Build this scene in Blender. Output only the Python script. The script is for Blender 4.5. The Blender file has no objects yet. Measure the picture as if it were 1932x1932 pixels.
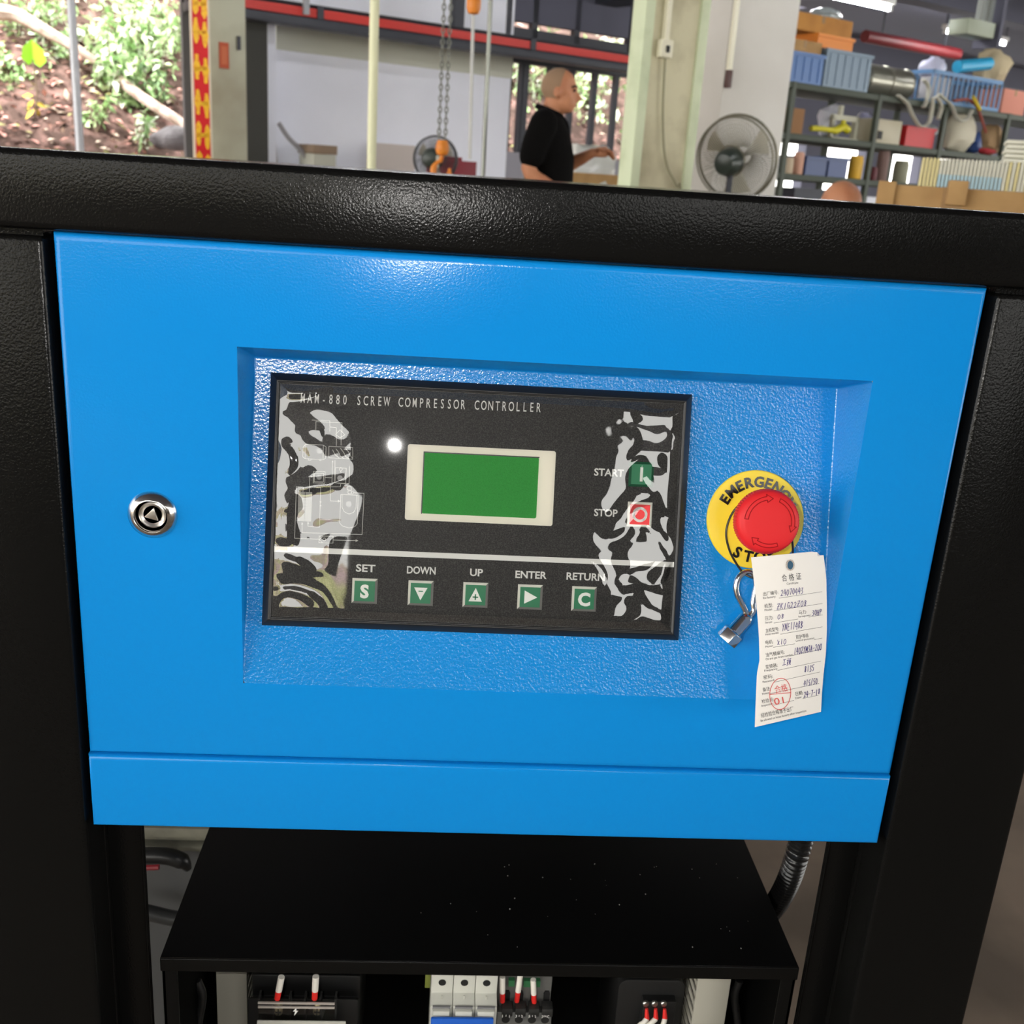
import bpy, bmesh, math, random
from mathutils import Vector, Matrix, noise
random.seed(7)
scene = bpy.context.scene
COL = scene.collection
pi = math.pi

# ------------------------------------------------------------------ camera
Z0 = 1.035                       # height of the top edge of the blue panel above the floor
FPX = 1962.75                    # focal length in pixels of a 1932 px frame
PITCH, ROLL, YAW = 0.312217588, 0.0659746426, 0.0705812555
CAM = Vector((0.219327242, -0.598736944, 0.0447947373 + Z0))
FWD = Vector((math.sin(YAW)*math.cos(PITCH), math.cos(YAW)*math.cos(PITCH), -math.sin(PITCH)))
_r0 = Vector((math.cos(YAW), -math.sin(YAW), 0)); _u0 = _r0.cross(FWD)
RIGHT = _r0*math.cos(ROLL) + _u0*math.sin(ROLL)
UP = -_r0*math.sin(ROLL) + _u0*math.cos(ROLL)
cd = bpy.data.cameras.new('camera'); cam = bpy.data.objects.new('camera', cd); COL.objects.link(cam)
cd.sensor_width = 36.0; cd.lens = 36.0*FPX/1932.0; cd.clip_start = 0.02; cd.clip_end = 200
cam.matrix_world = Matrix(((RIGHT.x, UP.x, -FWD.x, CAM.x), (RIGHT.y, UP.y, -FWD.y, CAM.y), (RIGHT.z, UP.z, -FWD.z, CAM.z), (0, 0, 0, 1)))
cd.dof.use_dof = True; cd.dof.focus_distance = 0.66; cd.dof.aperture_fstop = 36.5/2.2
scene.camera = cam

# ------------------------------------------------------------------ world and light
w = bpy.data.worlds.new('world'); scene.world = w; w.use_nodes = True
bg = w.node_tree.nodes['Background']; bg.inputs[0].default_value = (1.0, 0.985, 0.94, 1); bg.inputs[1].default_value = 6.5
scene.view_settings.view_transform = 'Standard'; scene.view_settings.look = 'None'
scene.view_settings.exposure = 0.0; scene.view_settings.gamma = 1.0; scene.view_settings.use_curve_mapping = False
# the flash of the telephone that took the picture, beside its lens
fl = bpy.data.lights.new('phone_flash', 'POINT'); fl.energy = 6.6; fl.shadow_soft_size = 0.003; fl.color = (1.0, 0.97, 0.93)
flo = bpy.data.objects.new('phone_flash', fl); COL.objects.link(flo); flo.location = CAM + Vector((-0.062, 0.0, 0.012))

# daylight sun on the bank outside
su = bpy.data.lights.new('sun', 'SUN'); su.energy = 9.0; su.angle = math.radians(6); su.color = (1.0, 0.97, 0.9)
suo = bpy.data.objects.new('sun', su); COL.objects.link(suo); suo.location = (0, -8, 12)
suo.rotation_euler = Vector((0.345, 0.603, -0.72)).to_track_quat('-Z', 'Y').to_euler()

# ------------------------------------------------------------------ geometry of the view, used only to measure places
def ray(px, py):
    return FWD + RIGHT*((px-966)/FPX) - UP*((py-966)/FPX)
def at(px, py, Y=0.0):                       # point on the plane y = Y
    d = ray(px, py); return CAM + d*((Y-CAM.y)/d.y)
TO = Vector((0, 0, Z0-0.2703)); TT = Vector((0, 0.2601, 0.9656)); TN = Vector((0, -0.9656, 0.2601)); TX = Vector((1, 0, 0))
def tl(px, py, h=0.0):                       # coordinates on the tilted tray of the panel
    d = ray(px, py); s = ((TO+TN*h-CAM).dot(TN))/d.dot(TN); P = CAM+d*s
    return P.x, (P-TO).dot(TT)
def tp(x, t, h=0.0): return TO + TX*x + TT*t + TN*h
BA = math.radians(30); AU = Vector((math.cos(BA), math.sin(BA), 0)); AV = Vector((-math.sin(BA), math.cos(BA), 0))
def bl(px, py, v):                           # (u, z) on the plane v of the hall, whose walls stand 30 degrees to the machine
    d = ray(px, py); P = d*(v/d.dot(AV)); return P.dot(AU), P.z+CAM.z
def hall(u, v, z): return Vector((CAM.x, CAM.y, 0)) + AU*u + AV*v + Vector((0, 0, z))
def rr(px, py, r):
    d = ray(px, py); return CAM + d*(r/math.hypot(d.x, d.y))

# ------------------------------------------------------------------ materials
MATS = {}
def mat(name, col, rough=0.5, metal=0.0, bump=None, var=None, spec=0.5, emit=None, trans=0.0, ior=1.45, coat=0.0, alpha=1.0):
    if name in MATS: return MATS[name]
    m = bpy.data.materials.new(name); m.use_nodes = True; nt = m.node_tree; b = nt.nodes['Principled BSDF']
    b.inputs['Base Color'].default_value = (*col, 1); b.inputs['Roughness'].default_value = rough; b.inputs['Metallic'].default_value = metal
    b.inputs['Specular IOR Level'].default_value = spec; b.inputs['IOR'].default_value = ior
    b.inputs['Transmission Weight'].default_value = trans; b.inputs['Coat Weight'].default_value = coat; b.inputs['Alpha'].default_value = alpha
    if emit: b.inputs['Emission Color'].default_value = (*emit[0], 1); b.inputs['Emission Strength'].default_value = emit[1]
    tc = nt.nodes.new('ShaderNodeTexCoord')
    if bump:
        n = nt.nodes.new('ShaderNodeTexNoise'); n.inputs['Scale'].default_value = bump[0]; n.inputs['Detail'].default_value = 2.0
        nt.links.new(tc.outputs['Object'], n.inputs['Vector'])
        bp = nt.nodes.new('ShaderNodeBump'); bp.inputs['Strength'].default_value = bump[1]; bp.inputs['Distance'].default_value = bump[2]
        nt.links.new(n.outputs['Fac'], bp.inputs['Height']); nt.links.new(bp.outputs['Normal'], b.inputs['Normal'])
    if var:                                  # (scale, second colour, lo, hi)
        n = nt.nodes.new('ShaderNodeTexNoise'); n.inputs['Scale'].default_value = var[0]; n.inputs['Detail'].default_value = 5.0
        nt.links.new(tc.outputs['Object'], n.inputs['Vector'])
        r = nt.nodes.new('ShaderNodeValToRGB'); r.color_ramp.elements[0].position = var[2]; r.color_ramp.elements[1].position = var[3]
        r.color_ramp.elements[0].color = (*col, 1); r.color_ramp.elements[1].color = (*var[1], 1)
        nt.links.new(n.outputs['Fac'], r.inputs['Fac']); nt.links.new(r.outputs['Color'], b.inputs['Base Color'])
    MATS[name] = m; return m
def S(r, g, b):                              # sRGB 0-255 to linear
    f = lambda c: (c/255/12.92 if c/255 <= 0.04045 else ((c/255+0.055)/1.055)**2.4)
    return (f(r), f(g), f(b))

# ------------------------------------------------------------------ mesh helpers
class MB:
    def __init__(s): s.v = []; s.f = []; s.mi = []
    def add(s, vs, fs, mi=0):
        o = len(s.v); s.v += [Vector(p) for p in vs]; s.f += [tuple(i+o for i in f) for f in fs]; s.mi += [mi]*len(fs); return s
    def box(s, x0, x1, y0, y1, z0, z1, mi=0, F=None):
        vs = [Vector((x, y, z)) for z in (z0, z1) for y in (y0, y1) for x in (x0, x1)]
        if F: vs = [F(p) for p in vs]
        return s.add(vs, [(0, 2, 3, 1), (4, 5, 7, 6), (0, 1, 5, 4), (2, 6, 7, 3), (0, 4, 6, 2), (1, 3, 7, 5)], mi)
    def tube(s, pts, r, n=10, mi=0, caps=True, closed=False, sx=1.0, flat=None):
        pts = [Vector(p) for p in pts]; k = len(pts); rs = r if isinstance(r, (list, tuple)) else [r]*k
        o = len(s.v); prev = None
        for i, p in enumerate(pts):
            if closed: d = pts[(i+1) % k]-pts[i-1]
            else: d = pts[min(i+1, k-1)]-pts[max(i-1, 0)]
            if d.length < 1e-9: d = Vector((0, 0, 1))
            d.normalize()
            if prev is None:
                a = flat if flat is not None else (Vector((0, 0, 1)) if abs(d.z) < 0.9 else Vector((1, 0, 0)))
                e = d.cross(a).normalized()
            else:
                e = prev-d*prev.dot(d)
                if e.length < 1e-6: e = d.orthogonal()
                e.normalize()
            prev = e; g = d.cross(e)
            for j in range(n):
                t = 2*pi*j/n; s.v.append(p+(e*math.cos(t)*sx+g*math.sin(t))*rs[i])
        for i in range(k if closed else k-1):
            i2 = (i+1) % k
            for j in range(n):
                s.f.append((o+i*n+j, o+i*n+(j+1) % n, o+i2*n+(j+1) % n, o+i2*n+j)); s.mi.append(mi)
        if caps and not closed:
            s.f.append(tuple(o+j for j in range(n))[::-1]); s.mi.append(mi); s.f.append(tuple(o+(k-1)*n+j for j in range(n))); s.mi.append(mi)
        return s
    def cyl(s, p0, p1, r, n=16, mi=0, r2=None): return s.tube([p0, p1], [r, r if r2 is None else r2], n, mi)
    def lathe(s, prof, org, ax, n=40, mi=0, rf=None, start=0.0):
        ax = Vector(ax).normalized(); e = ax.orthogonal().normalized(); g = ax.cross(e); o = len(s.v); k = len(prof)
        for (r, h) in prof:
            for j in range(n):
                t = 2*pi*j/n+start; q = r*(rf(t, r, h) if rf else 1); s.v.append(Vector(org)+ax*h+(e*math.cos(t)+g*math.sin(t))*q)
        for i in range(k-1):
            for j in range(n):
                s.f.append((o+i*n+j, o+i*n+(j+1) % n, o+(i+1)*n+(j+1) % n, o+(i+1)*n+j)); s.mi.append(mi)
        if prof[0][0] > 1e-6: s.f.append(tuple(o+j for j in range(n))[::-1]); s.mi.append(mi)
        if prof[-1][0] > 1e-6: s.f.append(tuple(o+(k-1)*n+j for j in range(n))); s.mi.append(mi)
        return s
    def prism(s, poly, h0, h1, F, mi=0):     # poly of (a, b); F(a, b, h) -> point
        n = len(poly); vs = [F(a, b, h0) for a, b in poly]+[F(a, b, h1) for a, b in poly]
        fs = [tuple(range(n))[::-1], tuple(range(n, 2*n))]+[(i, (i+1) % n, n+(i+1) % n, n+i) for i in range(n)]
        return s.add(vs, fs, mi)
    def ribbon(s, pts, wd, F, h=0.0, mi=0, closed=False):   # flat line of width wd drawn through (a, b) points
        P = [Vector((a, b)) for a, b in pts]
        if closed: P.append(P[0])
        for i in range(len(P)-1):
            d = P[i+1]-P[i]
            if d.length < 1e-9: continue
            d.normalize(); q = Vector((-d.y, d.x))*wd/2; a, b = P[i]-d*wd*0.35, P[i+1]+d*wd*0.35
            s.add([F(*(a-q), h), F(*(b-q), h), F(*(b+q), h), F(*(a+q), h)], [(0, 1, 2, 3)], mi)
        return s
    def sphere(s, c, r, n=14, m=8, mi=0, sc=(1, 1, 1)):
        c = Vector(c); prof = [(max(1e-7, r*math.sin(pi*i/m)), -r*math.cos(pi*i/m)) for i in range(m+1)]; o = len(s.v)
        s.lathe(prof, (0, 0, 0), (0, 0, 1), n, mi)
        for i in range(o, len(s.v)): p = s.v[i]; s.v[i] = c+Vector((p.x*sc[0], p.y*sc[1], p.z*sc[2]))
        return s
    def xf(s, M, a=0):
        for i in range(a, len(s.v)): s.v[i] = M @ s.v[i]
        return s
    def build(s, name, mats, parent=None, bevel=0.0, seg=2, smooth=False, angle=0.6, kind=None, label=None, merge=False):
        me = bpy.data.meshes.new(name); off = Vector((0, 0, 0))
        if parent is not None:
            r = parent
            while r.parent: r = r.parent
            off = r.location
            M = r.matrix_basis.inverted() if r.rotation_euler.z else None
            vs = [M @ p for p in s.v] if M else [p-off for p in s.v]
        else: vs = s.v
        me.from_pydata([tuple(p) for p in vs], [], s.f)
        if not isinstance(mats, (list, tuple)): mats = [mats]
        for m in mats: me.materials.append(m)
        for p, i in zip(me.polygons, s.mi): p.material_index = i
        if bevel or merge or True:
            bm = bmesh.new(); bm.from_mesh(me)
            if merge: bmesh.ops.remove_doubles(bm, verts=bm.verts, dist=1e-5)
            if bevel:
                es = [e for e in bm.edges if len(e.link_faces) == 2 and e.calc_face_angle(0) > angle]
                bmesh.ops.bevel(bm, geom=es, offset=bevel, segments=seg, affect='EDGES', profile=0.5, clamp_overlap=True)
            bmesh.ops.recalc_face_normals(bm, faces=bm.faces)
            bm.to_mesh(me); bm.free()
        if smooth or bevel:
            for p in me.polygons: p.use_smooth = True
            try: me.set_sharp_from_angle(angle=0.7)
            except Exception: pass
        o = bpy.data.objects.new(name, me); COL.objects.link(o)
        if parent is not None: o.parent = parent
        if kind: o['kind'] = kind
        if label: o['label'] = label
        return o
def tag(o, label, cat, group=None):
    o['label'] = label; o['category'] = cat
    if group: o['group'] = group
    return o
def thing(name, label, cat, loc=(0, 0, 0), rz=0.0, group=None):
    o = bpy.data.objects.new(name, None); COL.objects.link(o); o.location = loc; o.rotation_euler = (0, 0, rz); o.empty_display_size = 0.05
    return tag(o, label, cat, group)
def struct(o): o['kind'] = 'structure'; return o
def textpoly(body, size=1.0, bold=0.0, cx=True, sx=1.0):
    c = bpy.data.curves.new('txt', 'FONT'); c.body = body; c.size = size; c.offset = bold; c.resolution_u = 3
    o = bpy.data.objects.new('txt', c); COL.objects.link(o); me = o.to_mesh()
    vs = [(v.co.x*sx, v.co.y) for v in me.vertices]; fs = [tuple(p.vertices) for p in me.polygons]
    o.to_mesh_clear(); bpy.data.objects.remove(o); bpy.data.curves.remove(c)
    if cx and vs:
        m = (min(v[0] for v in vs)+max(v[0] for v in vs))/2; vs = [(a-m, b) for a, b in vs]
    return vs, fs
def put_text(mb, body, size, F, x, y, h, bold=0.0, cx=True, sx=1.0, rot=0.0, fitw=None, mi=0):
    vs, fs = textpoly(body, size, bold, cx, sx)
    if not vs: return mb
    if fitw:
        wd = max(a for a, b in vs)-min(a for a, b in vs); k = fitw/max(wd, 1e-6); vs = [(a*k, b) for a, b in vs]
    c, s_ = math.cos(rot), math.sin(rot)
    return mb.add([F(x+a*c-b*s_, y+a*s_+b*c, h) for a, b in vs], fs, mi)

# main materials
BLACK = mat('black_powder_coat', (0.0042, 0.0042, 0.004), 0.2, bump=(720, 0.48, 0.0004), spec=0.17)
BLACKS = mat('black_smooth_sheet', (0.0016, 0.0016, 0.0016), 0.6, spec=0.03, var=(900, (0.0022, 0.0022, 0.0022), 0.5, 0.8))
BLUE = mat('blue_powder_coat', (0.004, 0.215, 0.60), 0.17, bump=(700, 0.22, 0.0004), spec=0.26)
BLUET = mat('blue_coarse_coat', (0.004, 0.215, 0.60), 0.15, bump=(600, 0.5, 0.0005), spec=1.0)
SATIN = mat('satin_chrome', (0.74, 0.71, 0.66), 0.3, 1.0)
CHROME = mat('chrome', (0.72, 0.70, 0.67), 0.14, 1.0)
WHITEP = mat('white_print', (0.90, 0.90, 0.86), 0.6)
BLKPL = mat('black_plastic', (0.012, 0.012, 0.012), 0.4, bump=(1500, 0.1, 0.0003))
GREYPL = mat('grey_plastic', S(186, 186, 176), 0.5)
STEEL = mat('zinc_steel', (0.55, 0.54, 0.5), 0.35, 1.0)
REDPL = mat('red_vinyl', S(226, 45, 40), 0.45)
WHTPL = mat('white_vinyl', S(232, 228, 218), 0.5)
COPPER = mat('copper', (0.75, 0.4, 0.25), 0.35, 1.0)
# ================================================================== the hall
CONC = mat('concrete_floor', S(128, 112, 96), 0.75, bump=(14, 0.15, 0.01), var=(2.2, S(92, 80, 68), 0.42, 0.62))
WHITEW = mat('white_wall', S(236, 238, 248), 0.85, var=(0.9, S(226, 228, 238), 0.45, 0.7))
STEELD = mat('dark_steel', S(52, 54, 62), 0.55)
CEILM = mat('grey_soffit', S(84, 84, 98), 0.8)
CGREEN = mat('pale_green_paint', S(206, 216, 184), 0.6, var=(6, S(188, 200, 166), 0.5, 0.7))
CONCC = mat('concrete_column', S(206, 201, 172), 0.85, bump=(20, 0.2, 0.01), var=(5, S(176, 169, 142), 0.45, 0.68))
def hbox(mb, u0, u1, v0, v1, z0, z1, mi=0): return mb.box(u0, u1, v0, v1, z0, z1, mi, F=lambda p: hall(p.x, p.y, p.z))
def hs(name, u0, u1, v0, v1, z0, z1, m_, bevel=0.0): return struct(hbox(MB(), u0, u1, v0, v1, z0, z1).build(name, m_, None, bevel=bevel))
hs('floor', -9, 30, -9, 14.5, -0.12, 0.0, CONC)
CZ = 3.35
ce_ = hs('ceiling', -6.0, 27, -6.5, 10.3, CZ, CZ+0.15, CEILM); hbox(MB(), 11.0, 27, 10.3, 13.4, CZ, CZ+0.15).build('deep_bay_slab', CEILM, ce_)
uL, uR = bl(521, 300, 10)[0], bl(955, 300, 10)[0]
wf = hs('wall_far', uL, uR, 10.0, 10.2, 0.0, CZ, WHITEW)
# dado of paler plywood along the wall foot
# window bay beyond the wall: sill wall, posts, bars
uW = bl(1260, 300, 10)[0]; zs = bl(970, 287, 10)[1]; zwt = bl(970, 117, 10)[1]
hs('wall_far_sill', uR, uW, 10.02, 10.16, 0.0, zs, mat('grey_sill_wall', S(150, 148, 156), 0.8))
win = struct(hbox(MB(), uR, uW, 10.0, 10.12, zwt, zwt+0.12).build('window_1', STEELD))
for k, (px, wd) in enumerate(((960, 0.05), (981, 0.03), (990, 0.07), (1035, 0.05), (1077, 0.06), (1120, 0.06), (1160, 0.06), (1200, 0.06))):
    u = bl(px, 230, 10)[0]; hbox(MB(), u-wd/2, u+wd/2, 10.02, 10.08, zs, zwt).build('window_bar', STEELD, win)
z1, z2 = bl(1100, 98, 10)[1], bl(1100, 74, 10)[1]
hbox(MB(), uR, uW, 10.0, 10.1, zwt+0.18, zwt+0.34).build('window_rail', STEELD, win)
for px in (958, 1008, 1088, 1190):
    u = bl(px, 80, 10)[0]; hbox(MB(), u-0.035, u+0.035, 10.0, 10.08, zwt+0.1, CZ).build('window_post', STEELD, win)
hbox(MB(), uR, uW, 10.0, 10.1, bl(1100, 59, 10)[1], CZ).build('upper_panel', CEILM, win)
# far wall of the deep right-hand bay, with its row of openings
wr = struct(hbox(MB(), 11.2, 27, 13.0, 13.2, 0.0, 1.12).build('wall_right', WHITEW))
hbox(MB(), 11.2, 27, 13.0, 13.2, 2.05, CZ-0.002).build('wall_upper', CEILM, wr)
for k in range(10): hbox(MB(), 11.2+k*1.55, 11.2+k*1.55+0.55, 13.0, 13.2, 1.12, 2.05).build('wall_pier', CEILM, wr)
# white pier that carries the wall fan
a, b = bl(1343, 340, 5.2)[0], bl(1466, 340, 5.2)[0]
hs('wall_pier', a, b, 5.2, 5.55, 0.0, CZ, mat('white_pier', S(206, 203, 196), 0.85, var=(1.4, S(192, 188, 180), 0.4, 0.7)), 0.01)
# concrete column with pale green painted arrises
a, b = bl(1188, 340, 3.8)[0], bl(1305, 340, 3.8)[0]; wd = 0.055
cs = hs('column_1', a+0.01, b-0.01, 3.808, 3.885, 0.0, CZ, CONCC)
for u0, u1 in ((a, a+wd), (b-wd, b)): hbox(MB(), u0, u1, 3.795, 3.89, 0.0, CZ).build('painted_arris', CGREEN, cs, bevel=0.008)
# column at the open left side
a, b = bl(399, 200, 9.0)[0], bl(466, 200, 9.0)[0]
hs('column_2', a, b, 9.0, 9.12, 0.0, CZ, mat('dull_white_column', S(178, 178, 158), 0.8, var=(2.0, S(150, 144, 124), 0.4, 0.75)), 0.01)
hs('wall_return', bl(497, 200, 9.7)[0], bl(521, 200, 9.7)[0], 9.7, 10.1, 0.0, bl(500, 38, 9.7)[1], WHITEW)
hs('trim_1', bl(466, 200, 9.5)[0], bl(498, 200, 9.6)[0], 9.5, 9.6, 0.0, bl(480, 25, 9.5)[1], mat('dark_slot', S(58, 58, 54), 0.8))
hs('trim_2', bl(347, 150, 9.6)[0], bl(366, 150, 9.6)[0], 9.6, 9.66, 0.0, CZ, mat('grey_edge', S(96, 94, 96), 0.7))
# added behind the camera: unseen pier, low wall and bank that shape reflections
hs2 = lambda name, x0, x1, y0, y1, z0, z1, m_: struct(MB().box(x0, x1, y0, y1, z0, z1).build(name, m_))
wb = hs2('blocker_pier', -0.38, 1.40, -6.2, -6.0, 0.0, CZ, mat('dark_blocker', S(96, 94, 90), 0.85))  # unseen dark pier, stands in for the photographer's body in reflections
MB().box(3.2, 9.0, -6.2, -6.0, 0.0, CZ).build('blocker_section', mat('dark_blocker', S(96, 94, 90), 0.85), wb)
MB().box(-4.5, 9.0, -6.2, -6.0, 0.0, 1.45).build('blocker_foot', mat('dark_blocker', S(96, 94, 90), 0.85), wb)  # unseen low wall, added to block bright reflections in the panel
NU2, NV2 = 60, 16; m = MB()
for j in range(NV2+1):
    for i in range(NU2+1):
        x = -9+20*i/NU2; k = j/NV2; h = ((2.6 if x < 0.2 else 1.4)+0.9*noise.noise(Vector((x*0.7, 0, 3)))+0.5*noise.noise(Vector((x*2.1, 0, 8))))
        m.v.append(Vector((x, -9.2-k*1.6+0.5*noise.noise(Vector((x*1.5, k*4, 1))), h*k)))
for j in range(NV2):
    for i in range(NU2): k = j*(NU2+1)+i; m.f.append((k, k+1, k+NU2+2, k+NU2+1)); m.mi.append(0)
struct(m.build('reflection_bank', mat('reflection_bank_foliage', S(246, 248, 178), 0.9, bump=(6, 1.0, 0.1), var=(2.6, S(250, 218, 222), 0.42, 0.62)), None, smooth=True))  # unseen bank, shaped and tinted for what the film reflects
# ceiling beams
for k, v in enumerate((2.4, 5.0, 7.6, 11.5)):
    hs('trim_%d' % (3+k), -3.0 if v < 10.3 else 11.2, 27, v, v+0.25, CZ-0.32, CZ, CEILM)
hs('trim_7', 7.4, 7.7, -6, 13, CZ-0.45, CZ-0.02, STEELD)
# ================================================================== the machine cabinet
def FR(x, y, z): return Vector((x, y, z+Z0))
cab = thing('compressor_cabinet', 'black powder-coated steel cabinet frame around the blue control panel', 'cabinet', (0.265, 0.0, 0.0))
m = MB(); m.box(-0.0925, 0.6222, -0.004, 0.05, Z0+0.0008, Z0+0.0425); m.build('top_beam', BLACK, cab, bevel=0.0042, seg=4)
m = MB(); m.box(-0.090, 0.620, 0.05, 0.95, Z0+0.034, Z0+0.0415); m.build('top_cover', BLACK, cab, bevel=0.001)
for x0, x1, s in ((-0.0925, -0.0045, 1), (0.5352, 0.6222, -1)):
    m = MB(); m.box(x0, x1, -0.001, 0.036, 0.0, Z0-0.0028); p = m.build('post', BLACK, cab, bevel=0.003, seg=3); MB().box(x0+0.002, x1-0.002, 0.006, 0.034, Z0-0.01, Z0+0.004).build('post_head', BLACK, p)
    xi = x1 if s > 0 else x0
    # recessed door stop: flange with a small raised lip
    m = MB(); a, b = (xi-0.004, xi+0.0255) if s > 0 else (xi-0.0245, xi+0.004)
    m.box(a, b, 0.036, 0.0385, 0.0, Z0-0.002); m.box(a+0.0005, a+0.002, 0.0345, 0.036, 0.0, Z0-0.002) if s < 0 else m.box(b-0.002, b-0.0005, 0.0345, 0.036, 0.0, Z0-0.002)
    m.box(xi-0.0008 if s > 0 else xi-0.0012, xi+0.0012 if s > 0 else xi+0.0008, 0.030, 0.036, 0.0, Z0-0.002)
    m.build('flange', BLACK, p, bevel=0.0005)
for x0, x1 in ((-0.0925, -0.0325), (0.5622, 0.6222)):
    m = MB(); m.box(x0, x1, 0.90, 0.95, 0.0, Z0+0.034); m.build('rear_post', BLACK, cab, bevel=0.002)
m = MB(); m.box(-0.0925, 0.6222, 0.90, 0.95, 0.0, 0.05); m.build('base_rail', BLACK, cab, bevel=0.002)

# ------------------------------------------------------------------ blue control panel with sloping tray
pan = thing('control_panel', 'bright blue sheet-metal control panel with a sloping recessed tray', 'control panel', (0.265, 0.0, Z0-0.378))
def sheet(x0, x1, z0, z1, r, dep, hole=None, y=0.0):
    m = MB(); loops = []; K = 5
    for k in range(K+1):
        t = pi/2*k/K; loops.append((r*(1-math.sin(t)), y+r*(1-math.cos(t))))
    loops.append((0.0, y+dep))
    rect = lambda i, yy: [FR(x0+i, yy, z0+i), FR(x1-i, yy, z0+i), FR(x1-i, yy, z1-i), FR(x0+i, yy, z1-i)]
    vs = []
    for i, yy in loops: vs += rect(i, yy)
    fs = []
    for k in range(len(loops)-1):
        for j in range(4): fs.append((4*k+j, 4*k+(j+1) % 4, 4*k+4+(j+1) % 4, 4*k+4+j))
    if hole is None: fs.append((0, 1, 2, 3)); m.add(vs, fs)
    else:
        h0, h1, g0, g1 = hole; n = len(vs); vs += [FR(h0, y, g0), FR(h1, y, g0), FR(h1, y, g1), FR(h0, y, g1)]
        for j in range(4): fs.append((j, (j+1) % 4, n+(j+1) % 4, n+j))
        m.add(vs, fs)
    return m
HX0, HX1, HZ0, HZ1 = 0.0990, 0.4705, -0.2703, -0.0575
ps = sheet(0, 0.53, -0.3243, 0.0, 0.0045, 0.018, (HX0, HX1, HZ0, HZ1)).build('panel_sheet', BLUE, pan, smooth=True)
sheet(-0.0003, 0.5298, -0.378, -0.3250, 0.0034, 0.018, None, -0.0012).build('lower_strip', BLUE, pan, smooth=True)
ty, tz = 0.05345, -0.0719
m = MB(); a, b = HX0, HX1
m.add([FR(a, 0, HZ0), FR(b, 0, HZ0), FR(b, ty, tz), FR(a, ty, tz), FR(a, 0, HZ1), FR(b, 0, HZ1)], [(0, 1, 2, 3), (0, 3, 4), (1, 5, 2), (3, 2, 5, 4)])
m.build('recessed_tray', BLUET, pan, bevel=0.0012, seg=3)
# cam lock
lk = at(288, 971, 0.0); lx, lz = lk.x, lk.z-Z0
lock = MB(); FL = lambda x, y, z: Vector((lx+x, y, lk.z+z))
lock.lathe([(0.0146, 0.0), (0.0143, 0.0012), (0.0108, 0.0046), (0.0100, 0.0048), (0.0097, 0.0044), (0.0094, 0.0005), (0.0090, -0.003), (0.0076, -0.005)], (lx, 0.0, lk.z), (0, -1, 0), 56)
lo = lock.build('cam_lock', CHROME, pan, smooth=True, label='round chrome cam lock with a triangular socket')
c = MB(); c.lathe([(0.0084, -0.0035), (0.0080, 0.0008), (0.0072, 0.0012), (0.0056, 0.0002), (0.0045, -0.0012), (0.0005, -0.0022)], (lx, 0.0, lk.z), (0, -1, 0), 40)
c.build('lock_core', SATIN, lo, smooth=True)
c = MB(); tri = [(0.0050*math.cos(t), 0.0050*math.sin(t)) for t in (pi*0.42, pi*0.42+2*pi/3, pi*0.42+4*pi/3)]
c.prism(tri, 0.0, 0.0026, lambda a, b, h: Vector((lx+a, -h+0.001, lk.z+b))); c.build('lock_triangle', SATIN, lo, bevel=0.0006)

# ------------------------------------------------------------------ controller
ctl = thing('compressor_controller', 'black electronic controller with green display and push buttons', 'controller', tuple(tp(0.242, 0.0378, 0.0)))
FT = lambda a, b, h: tp(a, b, h)
x0, x1, t0, t1 = 0.1098, 0.3748, 0.0378, 0.1957
vs = []; LO = [(0, 0.0), (0, 0.0036), (0.0046, 0.0094), (0.0054, 0.0094), (0.0056, 0.0088), (0.0062, 0.0088), (0.0064, 0.0070)]
for i, h in LO: vs += [tp(x0+i, t0+i, h), tp(x1-i, t0+i, h), tp(x1-i, t1-i, h), tp(x0+i, t1-i, h)]
fs = [(4*k+j, 4*k+(j+1) % 4, 4*k+4+(j+1) % 4, 4*k+4+j) for k in range(len(LO)-1) for j in range(4)]
MB().add(vs, fs).build('bezel', BLKPL, ctl, bevel=0.0003)
FACE = bpy.data.materials.new('speckled_face'); FACE.use_nodes = True
nt = FACE.node_tree; b_ = nt.nodes['Principled BSDF']; tc = nt.nodes.new('ShaderNodeTexCoord'); n = nt.nodes.new('ShaderNodeTexNoise'); n.inputs['Scale'].default_value = 1400; n.inputs['Detail'].default_value = 3
rp = nt.nodes.new('ShaderNodeValToRGB'); rp.color_ramp.elements[0].position = 0.42; rp.color_ramp.elements[1].position = 0.72
rp.color_ramp.elements[0].color = (0.014, 0.0135, 0.013, 1); rp.color_ramp.elements[1].color = (0.075, 0.072, 0.068, 1)
nt.links.new(tc.outputs['Object'], n.inputs['Vector']); nt.links.new(n.outputs['Fac'], rp.inputs['Fac']); nt.links.new(rp.outputs['Color'], b_.inputs['Base Color']); b_.inputs['Roughness'].default_value = 0.55; b_.inputs['Specular IOR Level'].default_value = 0.3
HF = 0.0072
m = MB(); m.prism([(x0+0.005, t0+0.005), (x1-0.005, t0+0.005), (x1-0.005, t1-0.005), (x0+0.005, t1-0.005)], 0.002, HF, FT)
face = m.build('faceplate', FACE, ctl)
def rrect(a0, a1, b0, b1, r, n=4):
    out = []
    for (cx, cy, s) in ((a1-r, b1-r, 0), (a0+r, b1-r, 1), (a0+r, b0+r, 2), (a1-r, b0+r, 3)):
        for k in range(n+1): t = pi/2*(s+k/n); out.append((cx+r*math.cos(t), cy+r*math.sin(t)))
    return out
PW = mat('display_frame_white', S(246, 242, 228), 0.6, spec=0.2)
m = MB(); m.prism(rrect(0.1963, 0.2892, 0.1082, 0.1555, 0.0015), HF, HF+0.0004, FT); fr = m.build('display_frame', PW, ctl)
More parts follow.
